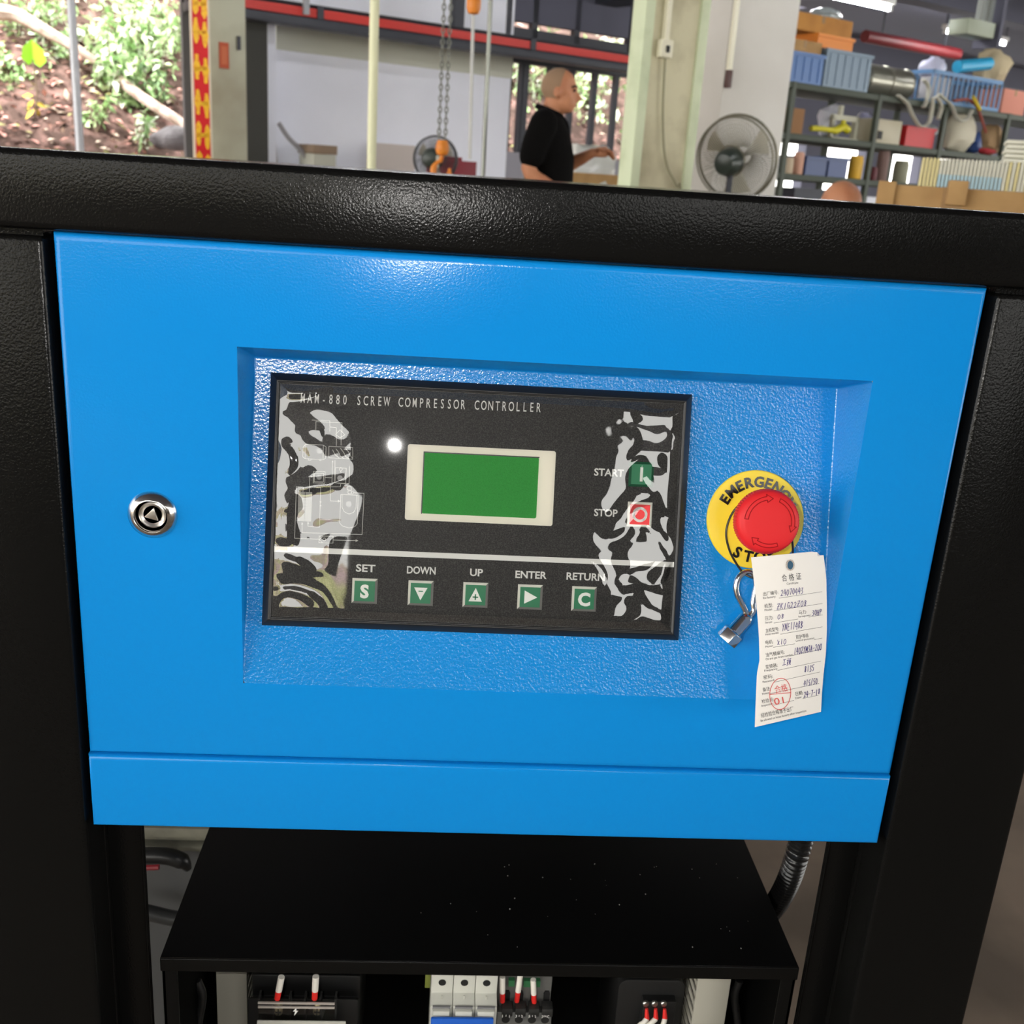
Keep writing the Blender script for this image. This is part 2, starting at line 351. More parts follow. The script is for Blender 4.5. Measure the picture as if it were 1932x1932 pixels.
GRN = mat('green_display', S(66, 166, 78), 0.6, spec=0.15, var=(2200, S(58, 154, 70), 0.45, 0.6))
m = MB(); m.prism(rrect(0.2066, 0.2787, 0.1126, 0.1510, 0.0012), HF+0.0004, HF+0.00055, FT); m.build('display_screen', GRN, fr)
m = MB(); m.ribbon([(0.2066, 0.1126), (0.2066, 0.1510), (0.2787, 0.1510)], 0.0007, FT, HF+0.00062); m.build('display_edge_shade', BLKPL, fr)  # shade along the screen's left and top edges, painted as a dark line
m = MB(); m.prism([(0.1164, 0.0847), (0.3682, 0.0853), (0.3682, 0.0886), (0.1164, 0.0882)], HF, HF+0.0002, FT); m.build('white_stripe', WHITEP, face)
# title, letter by letter at an even pitch
m = MB(); title = 'MAM-880 SCREW COMPRESSOR CONTROLLER'
ax, at_ = tl(571, 760.0, HF); bx, bt = tl(1016, 777.5, HF)
for i, ch in enumerate(title):
    if ch != ' ':
        k = i/(len(title)-1); put_text(m, ch, 0.0083, FT, ax+(bx-ax)*k, at_+(bt-at_)*k, HF+0.0002, bold=0.00004, sx=0.56 if ch not in 'MW' else 0.46)
m.build('title_lettering', WHITEP, face)
# process diagram
m = MB()
def Z5(p): return tl(480+p[0]/3.577, 680+p[1]/3.577, HF)
def Z1(p): return tl(420+p[0]/5.682, 620+p[1]/5.682, HF)
def ln(Z, pts, closed=False, wd=0.00034): m.ribbon([Z(p) for p in pts], wd, FT, HF+0.0002, closed=closed)
def circ(Z, c, r, n=16, wd=0.0003): ln(Z, [(c[0]+r*math.cos(2*pi*k/n), c[1]+r*math.sin(2*pi*k/n)) for k in range(n)], True, wd)
def tri_(Z, pts): m.add([FT(*Z(p), HF+0.00021) for p in pts], [(0, 1, 2)])
for pts in ([(1000, 1085), (1000, 998), (1280, 1008), (1280, 1100)], [(960, 980), (1150, 988), (1150, 1100)], [(1150, 1055), (1220, 1062), (1220, 1255)], [(1270, 1100), (1270, 1250)],
            [(885, 1245), (885, 1392)], [(1080, 1250), (1078, 1400)], [(920, 1390), (920, 1412), (945, 1412), (950, 1400), (1035, 1402), (1040, 1416), (1055, 1416), (1055, 1395)],
            [(1215, 1290), (1240, 1320), (1265, 1370), (1300, 1392)], [(1265, 1285), (1300, 1330), (1320, 1375), (1360, 1395)], [(1320, 1290), (1350, 1320), (1375, 1370), (1390, 1385)], [(1180, 1300), (1205, 1350), (1245, 1385)],
            [(1178, 1430), (1172, 1650), (1355, 1662), (1362, 1475)], [(1205, 1415), (1203, 1655)], [(1100, 1597), (1170, 1600)], [(970, 1588), (935, 1588), (930, 1750)], [(1266, 1525), (1270, 1550)]): ln(Z1, pts)
for pts in ([(1210, 1135), (1260, 1085), (1310, 1140), (1260, 1170)], [(865, 1265), (890, 1240), (1080, 1248), (1110, 1270), (1105, 1390), (1080, 1405), (885, 1395), (860, 1375)],
            [(1140, 1262), (1395, 1275), (1395, 1400), (1140, 1385)], [(1210, 1490), (1325, 1497), (1320, 1665), (1205, 1655)], [(1268, 1485), (1286, 1508), (1266, 1530), (1250, 1508)],
            [(975, 1530), (1100, 1535), (1095, 1660), (972, 1655)], [(985, 1548), (1085, 1552), (1080, 1645), (982, 1642)]): ln(Z1, pts, True)
for pts in ([(328, 888), (330, 855), (283, 852), (272, 1200), (437, 1207)], [(370, 855), (448, 858), (440, 1125), (362, 1120), (362, 1088)], [(582, 835), (580, 853), (513, 853), (513, 948), (575, 950)],
            [(592, 908), (592, 990), (605, 1020), (638, 1037), (670, 1025), (686, 995), (690, 912)], [(668, 893), (740, 897), (727, 1175), (322, 1162), (322, 1095)], [(440, 1075), (575, 1078)],
            [(460, 1190), (438, 1210), (460, 1230)], [(532, 1212), (690, 1216)]): ln(Z5, pts)
for pts in ([(583, 905), (700, 910), (695, 1100), (680, 1120), (640, 1131), (595, 1118), (576, 1098)], [(630, 850), (652, 850), (655, 875), (628, 873)], [(632, 880), (655, 880), (655, 900), (632, 900)], [(438, 1185), (532, 1187), (530, 1233), (436, 1230)]): ln(Z5, pts, True)
for k in range(13):
    f = k/12
    if k != 6: ln(Z5, [(300+88*f, 888+4*f), (295+85*f, 1081+4*f)], wd=0.0004)
for k in range(20):
    f = k/19; ln(Z5, [(300-5*f, 888+193*f), (388-8*f, 892+193*f)], wd=0.00035)
circ(Z5, (472, 1208), 10); circ(Z5, (661, 892), 9)
for t in ([(683, 1207), (683, 1225), (702, 1216)], [(563, 940), (563, 960), (582, 950)], [(438, 950), (454, 950), (446, 966)], [(438, 985), (454, 985), (446, 969)], [(315, 1108), (329, 1108), (322, 1090)], [(356, 1104), (370, 1104), (363, 1088)], [(384, 848), (384, 864), (370, 856)]): tri_(Z5, t)
for t in ([(1168, 1432), (1190, 1432), (1179, 1412)], [(948, 1577), (948, 1599), (970, 1588)]): tri_(Z1, t)
m.build('process_diagram', mat('fine_line_print', (0.62, 0.62, 0.58), 0.6), face)
LED = mat('dull_lamp_lens', (0.16, 0.16, 0.15), 0.3)
for Z, c, r in ((Z1, (1040, 1310), 32), (Z1, (1258, 1603), 30), (Z1, (1035, 1593), 28), (Z5, (637, 970), 20)):
    a, b = Z(c); m = MB(); q = r/(5.682 if Z is Z1 else 3.577)/3.05e3
    m.prism([(a+q*math.cos(2*pi*k/14), b+q*math.sin(2*pi*k/14)) for k in range(14)], HF, HF+0.0003, FT); m.build('indicator_lamp', LED, ctl)
# push buttons
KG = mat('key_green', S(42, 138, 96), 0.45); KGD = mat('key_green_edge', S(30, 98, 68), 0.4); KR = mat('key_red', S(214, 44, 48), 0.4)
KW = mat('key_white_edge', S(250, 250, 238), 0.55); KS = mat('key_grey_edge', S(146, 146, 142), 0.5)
HK = HF+0.0009
def key(px, py, kind, word, wpx, wpy, wfit):
    cx, ct = tl(px, py, HF); B_, T_ = 0.0079, 0.0064; m = MB()
    q = lambda s, h: [tp(cx-s, ct-s, h), tp(cx+s, ct-s, h), tp(cx+s, ct+s, h), tp(cx-s, ct+s, h)]
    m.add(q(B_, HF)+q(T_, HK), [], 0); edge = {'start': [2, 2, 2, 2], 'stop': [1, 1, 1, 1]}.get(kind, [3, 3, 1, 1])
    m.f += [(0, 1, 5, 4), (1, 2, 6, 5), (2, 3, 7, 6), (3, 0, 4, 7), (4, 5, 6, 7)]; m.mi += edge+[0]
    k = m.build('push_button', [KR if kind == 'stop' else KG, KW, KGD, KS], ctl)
    i = MB(); h = HK+0.0001; g = MB()
    if kind in 'SC': put_text(i, kind, 0.0112, FT, cx, ct-0.0040, h, bold=0.0005)
    elif kind == 'down': i.add([FT(cx-0.0042, ct+0.0036, h), FT(cx, ct-0.0044, h), FT(cx+0.0042, ct+0.0036, h)], [(0, 1, 2)]); g.prism([(cx-0.0014, ct+0.0010), (cx+0.0014, ct+0.0010), (cx+0.0014, ct+0.0016), (cx-0.0014, ct+0.0016)], h, h+0.0001, FT)
    elif kind == 'up':
        i.add([FT(cx-0.0042, ct-0.0040, h), FT(cx+0.0042, ct-0.0040, h), FT(cx, ct+0.0046, h)], [(0, 1, 2)])
        g.prism([(cx-0.0018, ct-0.0016), (cx+0.0018, ct-0.0016), (cx+0.0018, ct-0.0009), (cx-0.0018, ct-0.0009)], h, h+0.0001, FT); g.prism([(cx-0.0004, ct-0.0031), (cx+0.0004, ct-0.0031), (cx+0.0004, ct+0.0006), (cx-0.0004, ct+0.0006)], h, h+0.0001, FT)
    elif kind == 'enter': i.add([FT(cx-0.0036, ct-0.0042, h), FT(cx+0.0046, ct, h), FT(cx-0.0036, ct+0.0042, h)], [(0, 1, 2)])
    elif kind == 'start': i.prism([(cx-0.0009, ct-0.0045), (cx+0.0009, ct-0.0045), (cx+0.0009, ct+0.0045), (cx-0.0009, ct+0.0045)], HK, h, FT)
    else: i.ribbon([(cx+0.0040*math.cos(2*pi*j/28), ct+0.0040*math.sin(2*pi*j/28)) for j in range(28)], 0.0016, FT, h, closed=True)
    s_ = i.build('button_symbol', WHITEP, k)
    if g.v: g.build('symbol_sign', KG, k)
    wx, wt = tl(wpx, wpy, HF); l = MB(); put_text(l, word, 0.0064, FT, wx, wt-0.0022, HF+0.0002, bold=0.00016, fitw=wfit); l.build('button_lettering', WHITEP, face)
P2 = 1/3060
key(688, 1115, 'S', 'SET', 690, 1072, 37*P2); key(793.7, 1119, 'down', 'DOWN', 795, 1076, 55*P2); key(897, 1122.5, 'up', 'UP', 899, 1080, 25*P2)
key(999.8, 1126.5, 'enter', 'ENTER', 1002, 1084.5, 61*P2); key(1101.8, 1130, 'C', 'RETURN', 1105, 1088, 75*P2)
key(1209.8, 895, 'start', 'START', 1149, 891.6, 58*P2); key(1206.7, 970.7, 'stop', 'STOP', 1143, 967.5, 46*P2)
# clear protective film, loose and wrinkled at both ends
FILM = bpy.data.materials.new('clear_film'); FILM.use_nodes = True; nt = FILM.node_tree
for q in list(nt.nodes): nt.nodes.remove(q)
o_ = nt.nodes.new('ShaderNodeOutputMaterial'); mx = nt.nodes.new('ShaderNodeMixShader'); tr = nt.nodes.new('ShaderNodeBsdfTransparent'); gl = nt.nodes.new('ShaderNodeBsdfGlossy'); fz = nt.nodes.new('ShaderNodeFresnel')
fz.inputs['IOR'].default_value = 1.9; gl.inputs['Roughness'].default_value = 0.02; tr.inputs[0].default_value = (0.97, 0.97, 0.97, 1)
nt.links.new(fz.outputs[0], mx.inputs[0]); nt.links.new(tr.outputs[0], mx.inputs[1]); nt.links.new(gl.outputs[0], mx.inputs[2]); nt.links.new(mx.outputs[0], o_.inputs[0])
NXF, NTF = 190, 110; fx0, fx1, ft0, ft1 = x0+0.0068, x1-0.0068, t0+0.0068, t1-0.0068
def sm(a, b, x): t = min(1, max(0, (x-a)/(b-a))); return t*t*(3-2*t)
def filmh(x, t):
    u = (x-fx0)/(fx1-fx0); v = (t-ft0)/(ft1-ft0)
    wob = 0.10*noise.noise(Vector((0.3, v*3.0, 1.7)))
    left = 1-sm(0.05, 0.20+0.03*v+wob*0.8, u); right = sm(0.77+wob, 0.92, u)
    a = max(left, right); p = Vector((u*9.0, v*6.5, 0.0)); p2 = Vector((u*24+p.y*0.6, v*10.0, 4.0))
    q = Vector((u*17+2.0*noise.noise(p), v*12+2.0*noise.noise(p+Vector((5, 1, 2))), 2.0))
    h = 0.0011+a*(0.0012*(noise.noise(q*0.5)+0.3*noise.noise(q*1.1))+0.00018*noise.noise(p2*1.1))
    h += 0.00003*noise.noise(Vector((u*4, v*3, 9)))
    edge = min(1, min(u, 1-u)*40, min(v, 1-v)*28); return HF+max(0.0003, h)*edge+0.0001
m = MB()
for j in range(NTF+1):
    for i in range(NXF+1):
        x = fx0+(fx1-fx0)*i/NXF; t = ft0+(ft1-ft0)*j/NTF; m.v.append(tp(x, t, filmh(x, t)))
for j in range(NTF):
    for i in range(NXF):
        k = j*(NXF+1)+i; m.f.append((k, k+1, k+NXF+2, k+NXF+1)); m.mi.append(0)
fo = m.build('protective_film', FILM, ctl, smooth=True, label='clear loose wrinkled plastic film over the controller face')

# ------------------------------------------------------------------ emergency stop
ex, et = 0.4212, 0.1178
es = thing('emergency_stop_button', 'red mushroom emergency stop button on a round yellow plate', 'push button', tuple(tp(ex, et, 0)))
YEL = mat('yellow_plate', S(240, 208, 58), 0.32)
m = MB(); m.lathe([(0.0318, 0.0), (0.0318, 0.0015), (0.0312, 0.0021), (0.0170, 0.0030), (0.0130, 0.0030)], tp(ex, et, 0), TN, 72); yr = m.build('yellow_plate', YEL, es, smooth=True)
BL = mat('black_lettering', (0.008, 0.008, 0.008), 0.25)
m = MB()
for i, ch in enumerate('EMERGENCY'):
    t = math.radians(150-i*15.2); R_ = 0.0212; put_text(m, ch, 0.0092, FT, ex+R_*math.cos(t), et+R_*math.sin(t), 0.0035, bold=0.00035, rot=t-pi/2)
for i, ch in enumerate('STOP'):
    if i == 0: m.build('plate_lettering', BL, yr); m = MB()
    t = math.radians(243+i*18.0); R_ = 0.0275; put_text(m, ch, 0.0098, FT, ex+R_*math.cos(t), et+R_*math.sin(t), 0.0033, bold=0.00035, rot=t+pi/2)
m.build('plate_lettering', BL, yr)
m = MB(); m.lathe([(0.0145, 0.002), (0.0145, 0.009), (0.0120, 0.0105), (0.0120, 0.020)], tp(ex, et, 0), TN, 36); m.build('collar', YEL, es, smooth=True)
RED = mat('red_mushroom', S(206, 34, 38), 0.5, spec=0.3, bump=(1800, 0.08, 0.0003))
hx, ht = tl(1452, 985, 0.0335)
m = MB(); kn = lambda t, r, h: 1+0.012*(math.cos(t*70) if 0.018 < r else 0)
m.lathe([(0.0120, 0.0195), (0.0180, 0.0205), (0.0198, 0.0225), (0.0202, 0.0265), (0.0198, 0.0300)], tp(hx, ht, 0), TN, 280, rf=kn)
m.lathe([(0.0198, 0.0300), (0.0192, 0.0318), (0.0178, 0.0331), (0.0150, 0.0339), (0.0090, 0.0343), (0.0001, 0.0344)], tp(hx, ht, 0), TN, 72)
hd = m.build('mushroom_head', RED, es, smooth=True)
m = MB()
def head_h(a, b): r = math.hypot(a-hx, b-ht); return 0.0346 if r < 0.009 else 0.0346-0.0015*((r-0.009)/0.009)**2.2
FH = lambda a, b, h: tp(a, b, head_h(a, b)+h)
for s0, s1 in ((175, 100), (68, -8), (292, 238)):
    s1r = s1 if s1 < s0 else s1
    pol = lambda r, d: (hx+r*math.cos(math.radians(d)), ht+r*math.sin(math.radians(d)))
    dirn = -1; ts = [s0+(s1-s0)*k/12 for k in range(13)]; tip = s1+dirn*15
    pts = [pol(0.0158, d) for d in ts]+[pol(0.0172, s1)]+[pol(0.0146, tip)]+[pol(0.0122, s1)]+[pol(0.0136, d) for d in reversed(ts)]
    m.ribbon(pts, 0.0005, FH, 0.0, closed=True)
m.build('turn_arrows', mat('dark_red_groove', S(136, 20, 24), 0.6, spec=0.1), hd)

# ------------------------------------------------------------------ keys on a wire ring
def tk(px, py, h): x, t = tl(px, py, h); return tp(x, t, h)
kt = thing('cabinet_key', 'chrome tubular cabinet key hanging on a thin wire ring', 'key', tuple(tk(1364, 1214, 0.004)))
ring = [(1405, 945), (1386, 962), (1374, 985), (1370, 1010), (1377, 1040), (1391, 1066), (1406, 1084), (1430, 1092), (1456, 1088), (1478, 1076), (1491, 1062), (1496, 1040), (1492, 1008), (1478, 975), (1458, 950), (1432, 938)]
hs = [0.014, 0.012, 0.010, 0.0095, 0.0095, 0.010, 0.012, 0.020, 0.029, 0.037, 0.0435, 0.030, 0.0165, 0.0150, 0.0150, 0.0150]
P_ = [tk(a, b, h) for (a, b), h in zip(ring, hs)]
def smooth_closed(P, n=4):
    out = []
    for i in range(len(P)):
        a, b, c_, d = P[i-1], P[i], P[(i+1) % len(P)], P[(i+2) % len(P)]
        for k in range(n):
            t = k/n; out.append(0.5*((2*b)+(c_-a)*t+(2*a-5*b+4*c_-d)*t*t+(3*b-a-3*c_+d)*t**3))
    return out
def smooth_open(P, n=4):
    P = [Vector(p) for p in P]; Q = [P[0]*2-P[1]]+P+[P[-1]*2-P[-2]]; out = []
    for i in range(1, len(Q)-2):
        a, b, c_, d = Q[i-1], Q[i], Q[i+1], Q[i+2]
        for k in range(n):
            t = k/n; out.append(0.5*((2*b)+(c_-a)*t+(2*a-5*b+4*c_-d)*t*t+(3*b-a-3*c_+d)*t**3))
    return out+[P[-1]]
MB().tube(smooth_closed(P_), 0.0007, 8, closed=True).build('wire_ring', mat('dark_wire', (0.03, 0.028, 0.025), 0.3, 0.6), kt, smooth=True)
H_ = 0.0115
bow = [(1411, 1163), (1405, 1150), (1398, 1136), (1391, 1122), (1389, 1105), (1395, 1088), (1409, 1079), (1422, 1085), (1427, 1104), (1424, 1120), (1421, 1138), (1422, 1152), (1414, 1164)]
MB().tube(smooth_open([tk(a, b, H_) for a, b in bow]), 0.0020, 10, sx=1.0).build('key_bow', CHROME, kt, smooth=True)
p0, p1 = tk(1413, 1161, H_), tk(1372, 1206, 0.0095)
ax_ = (p1-p0); L_ = ax_.length
m = MB(); m.lathe([(0.0015, -0.001), (0.0040, 0.0008), (0.0048, 0.003), (0.0048, L_*0.62), (0.0052, L_*0.66)], p0, ax_, 28); m.build('key_shaft', CHROME, kt, smooth=True)
m = MB(); hexf = lambda t, r, h: 1.0
m.lathe([(0.0050, L_*0.64), (0.0072, L_*0.70), (0.0074, L_*1.06), (0.0062, L_*1.08), (0.0058, L_*0.80), (0.0001, L_*0.80)], p0, ax_, 6, start=0.3); m.build('key_socket', CHROME, kt, bevel=0.0003)

# ------------------------------------------------------------------ certificate tag
LE = [(1417, 1052), (1424, 1110), (1429, 1160), (1432, 1205), (1433, 1246), (1428, 1272), (1426, 1320), (1424, 1372)]
RE = [(1553, 1039), (1559, 1090), (1560, 1140), (1560, 1190), (1558, 1235), (1554, 1270), (1551, 1305), (1549, 1343)]
def lerpl(L, t):
    k = min(len(L)-2, max(0, int(t*(len(L)-1)))); f = t*(len(L)-1)-k; return Vector(L[k]).lerp(Vector(L[k+1]), f) if 0 <= f <= 1 else Vector(L[k])+(Vector(L[k+1])-Vector(L[k]))*f
def tag_px(s, t): a, b = lerpl(LE, t), lerpl(RE, t); return a+(b-a)*s
def tag_Y(s, t): return -0.033+0.023*s-0.0035*math.sin(pi*s)+0.003*math.cos(pi*t*1.2)
def tag_pt(px, py, h):
    s, t = 0.5, 0.5
    for _ in range(9):
        q = tag_px(s, t); a, b = lerpl(LE, t), lerpl(RE, t); e1 = b-a; e2 = tag_px(s, min(1, t+0.02))-tag_px(s, max(0, t-0.02)); e2 /= (min(1, t+0.02)-max(0, t-0.02))
        d = Vector((px, py))-q; det = e1.x*e2.y-e1.y*e2.x; s += (d.x*e2.y-d.y*e2.x)/det; t += (e1.x*d.y-e1.y*d.x)/det; t = min(1, max(0, t))
    return at(px, py, tag_Y(s, t)-h)
g0 = at(1487, 1355, -0.02)
tg = thing('certificate_tag', 'white printed paper certificate tag with handwriting hanging by the stop button', 'tag', tuple(g0))
PAPER = mat('white_paper', S(236, 232, 226), 0.6, bump=(90, 0.05, 0.001))
m = MB(); NS, NT = 12, 40
for j in range(NT+1):
    for i in range(NS+1):
        s, t = i/NS, j/NT
        q = tag_px(s, t); d = 0.0
        if j == 0 and i == NS: q = q+Vector((-6, 9))
        if j == 0 and i == NS-1: q = q+Vector((0, 2))
        m.v.append(at(q.x, q.y, tag_Y(s, t)))
n1 = len(m.v); m.v += [p+Vector((0.0001, 0.0004, 0)) for p in m.v[:n1]]
ix = lambda i, j: j*(NS+1)+i
for j in range(NT):
    for i in range(NS):
        q = (ix(i, j), ix(i+1, j), ix(i+1, j+1), ix(i, j+1)); m.f += [q, tuple(n1+k for k in q[::-1])]; m.mi += [0, 0]
bd = [ix(i, 0) for i in range(NS)]+[ix(NS, j) for j in range(NT)]+[ix(i, NT) for i in range(NS, 0, -1)]+[ix(0, j) for j in range(NT, 0, -1)]
for k in range(len(bd)): a, b = bd[k], bd[(k+1) % len(bd)]; m.f.append((a, b, n1+b, n1+a)); m.mi.append(0)
sh = m.build('paper', PAPER, tg, smooth=True)
TGF = lambda a, b, h: tag_pt(1400+a/5.083, 1020-b/5.083, h)      # drawn in the tag's own layout units
INK = mat('black_ink', (0.03, 0.03, 0.032), 0.6); PEN = mat('blue_pen_ink', S(58, 48, 120), 0.6); STM = mat('red_stamp_ink', S(214, 84, 80), 0.6)
sl = lambda y: math.atan(0.11+0.11*(y-400)/1300)
pr = MB()
def prt(body, xa, xb, yb, size, y0=None):
    r = sl(yb); put_text(pr, body, size, TGF, (xa+xb)/2, -yb+(xb-xa)/2*math.tan(r), 0.00025, rot=r, fitw=(xb-xa)/math.cos(r))
def under(xa, ya, xb, yb): pr.ribbon([(xa+(xb-xa)*k/12, -ya-(yb-ya)*k/12) for k in range(13)], 2.8, TGF, 0.00022)
for a in (('合 格 证', 385, 570, 388, 74), ('Certificate', 430, 540, 424, 30), ('出厂编号:', 205, 350, 528, 42), ('Ex-factory:', 205, 325, 560, 28), ('机型:', 216, 298, 645, 44), ('Model:', 218, 292, 677, 28),
          ('压力:', 223, 300, 763, 44), ('Stress:', 223, 292, 796, 28), ('马力:', 546, 622, 706, 42), ('horsepower:', 543, 662, 738, 26), ('主机型号:', 228, 356, 880, 42), ('Host model:', 226, 354, 910, 28),
          ('电机:', 228, 300, 994, 42), ('Motor:', 227, 300, 1028, 28), ('防护等级', 522, 640, 942, 42), ('Level of protection:', 518, 696, 970, 26), ('油气桶编号:', 230, 410, 1114, 42), ('Oil and gas drum number:', 228, 492, 1148, 28),
          ('变频器:', 228, 342, 1228, 42), ('Frequency:', 216, 342, 1258, 28), ('密码:', 208, 298, 1330, 42), ('Password:', 200, 314, 1366, 28), ('备注:', 200, 275, 1446, 42), ('Notes:', 195, 262, 1480, 28),
          ('检验员:', 192, 308, 1560, 42), ('Inspector:', 188, 302, 1594, 28), ('日期:', 517, 588, 1486, 42), ('Date:', 513, 572, 1520, 28), ('经检验合格准予出厂', 186, 498, 1696, 48), ('Be allowed to leave factory after inspection', 180, 618, 1738, 30)): prt(*a)
for a in ((355, 552, 768, 490), (305, 674, 770, 603), (305, 790, 537, 752), (640, 733, 772, 712), (368, 898, 770, 827), (300, 1024, 505, 990), (690, 950, 768, 935), (455, 1108, 760, 1043), (340, 1245, 755, 1155), (312, 1357, 745, 1260), (265, 1468, 738, 1370), (300, 1580, 497, 1532), (582, 1515, 733, 1483)): under(*a)
pr.build('printed_text', INK, sh)
GL = {'0': [[(.5, 1), (.15, .7), (.15, .25), (.5, 0), (.85, .3), (.85, .75), (.5, 1)]], '1': [[(.5, 1), (.45, 0)]], '2': [[(.1, .8), (.45, 1), (.8, .75), (.5, .35), (.1, 0), (.95, .08)]], '3': [[(.15, .95), (.75, .95), (.35, .55), (.8, .35), (.6, .05), (.15, .02)]],
      '4': [[(.45, 1), (.1, .35), (.95, .4)], [(.75, .85), (.65, -.05)]], '5': [[(.85, 1), (.3, .95), (.2, .55), (.7, .5), (.7, .1), (.15, 0)]], '7': [[(.1, .95), (.85, 1), (.45, 0)]], '8': [[(.75, .85), (.4, 1), (.25, .75), (.7, .4), (.6, .05), (.25, .1), (.4, .45), (.8, .8)]],
      'Z': [[(.1, .95), (.85, 1), (.1, .02), (.95, .08)], [(.2, .5), (.8, .55)]], 'K': [[(.25, 1), (.15, 0)], [(.85, .95), (.2, .5), (.9, 0)]], 'G': [[(.85, .85), (.45, 1), (.12, .55), (.3, .08), (.8, .2), (.8, .5), (.5, .48)], [(.8, .3), (.85, -.15)]], 'H': [[(.15, 1), (.1, 0)], [(.8, 1), (.78, 0)], [(.1, .5), (.85, .55)]],
      'P': [[(.25, 0), (.3, 1), (.8, .9), (.75, .6), (.3, .5)]], 'Y': [[(.1, 1), (.5, .55), (.9, 1)], [(.5, .55), (.35, 0)]], 'N': [[(.1, 0), (.2, .95), (.75, .05), (.9, 1)]], 'E': [[(.8, 1), (.25, .95), (.2, 0), (.85, .05)], [(.22, .5), (.75, .55)]], 'R': [[(.2, 0), (.25, 1), (.75, .85), (.3, .5), (.9, 0)]],
      'B': [[(.2, 0), (.25, 1), (.75, .85), (.3, .52), (.8, .3), (.2, 0)]], 'X': [[(.1, 1), (.85, 0)], [(.75, .7), (.2, .1)]], 'A': [[(.05, 0), (.5, 1), (.85, 0)], [(.2, .4), (.75, .42)]], '-': [[(.1, .5), (.8, .55)]], '/': [[(.8, 1.05), (.15, -.1)]], 'M': [[(.05, 0), (.15, 1), (.5, .3), (.85, 1), (.9, 0)]],
      '工': [[(.15, .95), (.85, 1)], [(.5, .95), (.45, .1)], [(.05, .05), (.95, .12)]], '频': [[(.25, 1.1), (.25, .6)], [(0, .65), (.55, .7)], [(.3, .6), (.1, .2)], [(.35, .5), (.1, -.2)], [(.6, .9), (1, .95)], [(.65, .7), (.65, .15)], [(.65, .7), (.95, .72), (.95, .2)], [(.8, .55), (.6, -.1)], [(.8, .2), (1, -.1)]]}
pn = MB()
def hand(body, xa, xb, yb, ht_):
    r = sl(yb); n = len(body); wd = (xb-xa)/n
    for i, ch in enumerate(body):
        for st in GL[ch]:
            P = []
            for a, b in st:
                X = (i+a*0.85+0.07)*wd; Yv = b*ht_+math.sin(i*2.3)*ht_*0.06; P.append((xa+X+Yv*0.08, -yb+X*math.tan(r)+Yv))
            pn.ribbon(P, 4.6, TGF, 0.0003)
for a in (('24070443', 368, 588, 532, 58), ('ZK1G22Z08', 330, 622, 662, 54), ('08', 335, 405, 757, 44), ('30HP', 668, 764, 722, 52), ('YNE114RB', 380, 586, 868, 68), ('X10', 332, 425, 1004, 50), ('1402YM3A-200', 495, 764, 1094, 62), ('工频', 382, 468, 1200, 56), ('8135', 595, 692, 1266, 60), ('415/50', 588, 724, 1398, 56), ('24-7-18', 590, 748, 1506, 54)): hand(*a)
pn.build('handwriting', PEN, sh)
st = MB(); st.ribbon([(367+101*math.cos(2*pi*k/40), -1470+150*math.sin(2*pi*k/40)+12*math.cos(2*pi*k/40)) for k in range(40)], 6, TGF, 0.00035, closed=True); st.ribbon([(264+202*k/8, -1476+18*k/8) for k in range(9)], 6, TGF, 0.00035)
r = sl(1500); put_text(st, '合格', 80, TGF, 380, -1448, 0.00035, rot=0.2, fitw=125); put_text(st, '01', 92, TGF, 360, -1568, 0.00035, rot=0.2, fitw=92)
st.build('red_stamp', STM, sh)
m = MB(); a, b = 463, 235; m.ribbon([(a+34*math.cos(2*pi*k/24), -b+48*math.sin(2*pi*k/24)) for k in range(24)], 13, TGF, 0.0004, closed=True); ey = m.build('eyelet', CHROME, tg)
m = MB(); m.add([TGF(a+30*math.cos(2*pi*k/24), -b+43*math.sin(2*pi*k/24), 0.0003) for k in range(24)], [tuple(range(24))]); m.build('eyelet_hole', mat('eyelet_hole_teal', (0.004, 0.07, 0.14), 0.5), ey)
# ================================================================== electrical box under the panel
BX0, BX1, BY0, BY1, BZT, BZB = 0.0295, 0.5040, 0.030, 0.235, Z0-0.5105, Z0-0.92
eb = thing('electrical_box', 'open-front black sheet-metal box of switchgear below the blue panel', 'electrical box', ((BX0+BX1)/2, (BY0+BY1)/2, BZB))
m = MB(); m.box(BX0, BX1, BY0, BY1, BZT-0.002, BZT); tpl = m.build('top_plate', BLACKS, eb, bevel=0.0006)
rd_ = random.Random(11); m = MB()
for k in range(34):
    px = rd_.gauss(1120, 190) if k % 3 else rd_.uniform(600, 1400); py = rd_.uniform(1620, 1790); d_ = ray(px, py); q = CAM+d_*((BZT+0.0002-CAM.z)/d_.z)
    if BX0+0.01 < q.x < BX1-0.01 and BY0+0.006 < q.y < BY1: r_ = rd_.uniform(0.0002, 0.0006); m.add([q+Vector((r_*math.cos(a), r_*math.sin(a)*1.6, 0)) for a in (0.3, 1.7, 3.0, 4.6)], [(0, 1, 2, 3)])
m.build('dust_specks', mat('pale_dust', S(190, 186, 176), 0.8), tpl, kind='stuff')
m = MB(); m.box(BX0, BX1, BY0-0.0005, BY0+0.0015, BZT-0.0115, BZT+0.0002); m.build('front_lip', BLACK, eb, bevel=0.0012, seg=3)
LITG = mat('lit_inner_grey', (0.02, 0.02, 0.019), 0.5)
for x in (BX0+0.001, BX1-0.003):
    m = MB(); m.box(x, x+0.002, BY0+0.001, BY1, BZB, BZT-0.002); m.build('side_plate', BLACKS, eb)
    fx = (x, x+0.011) if x < 0.2 else (x-0.009, x+0.002)
    m = MB(); m.box(fx[0], fx[1], BY0+0.001, BY0+0.0025, BZB, BZT-0.0117); m.build('side_flange', BLACK, eb, bevel=0.0004)
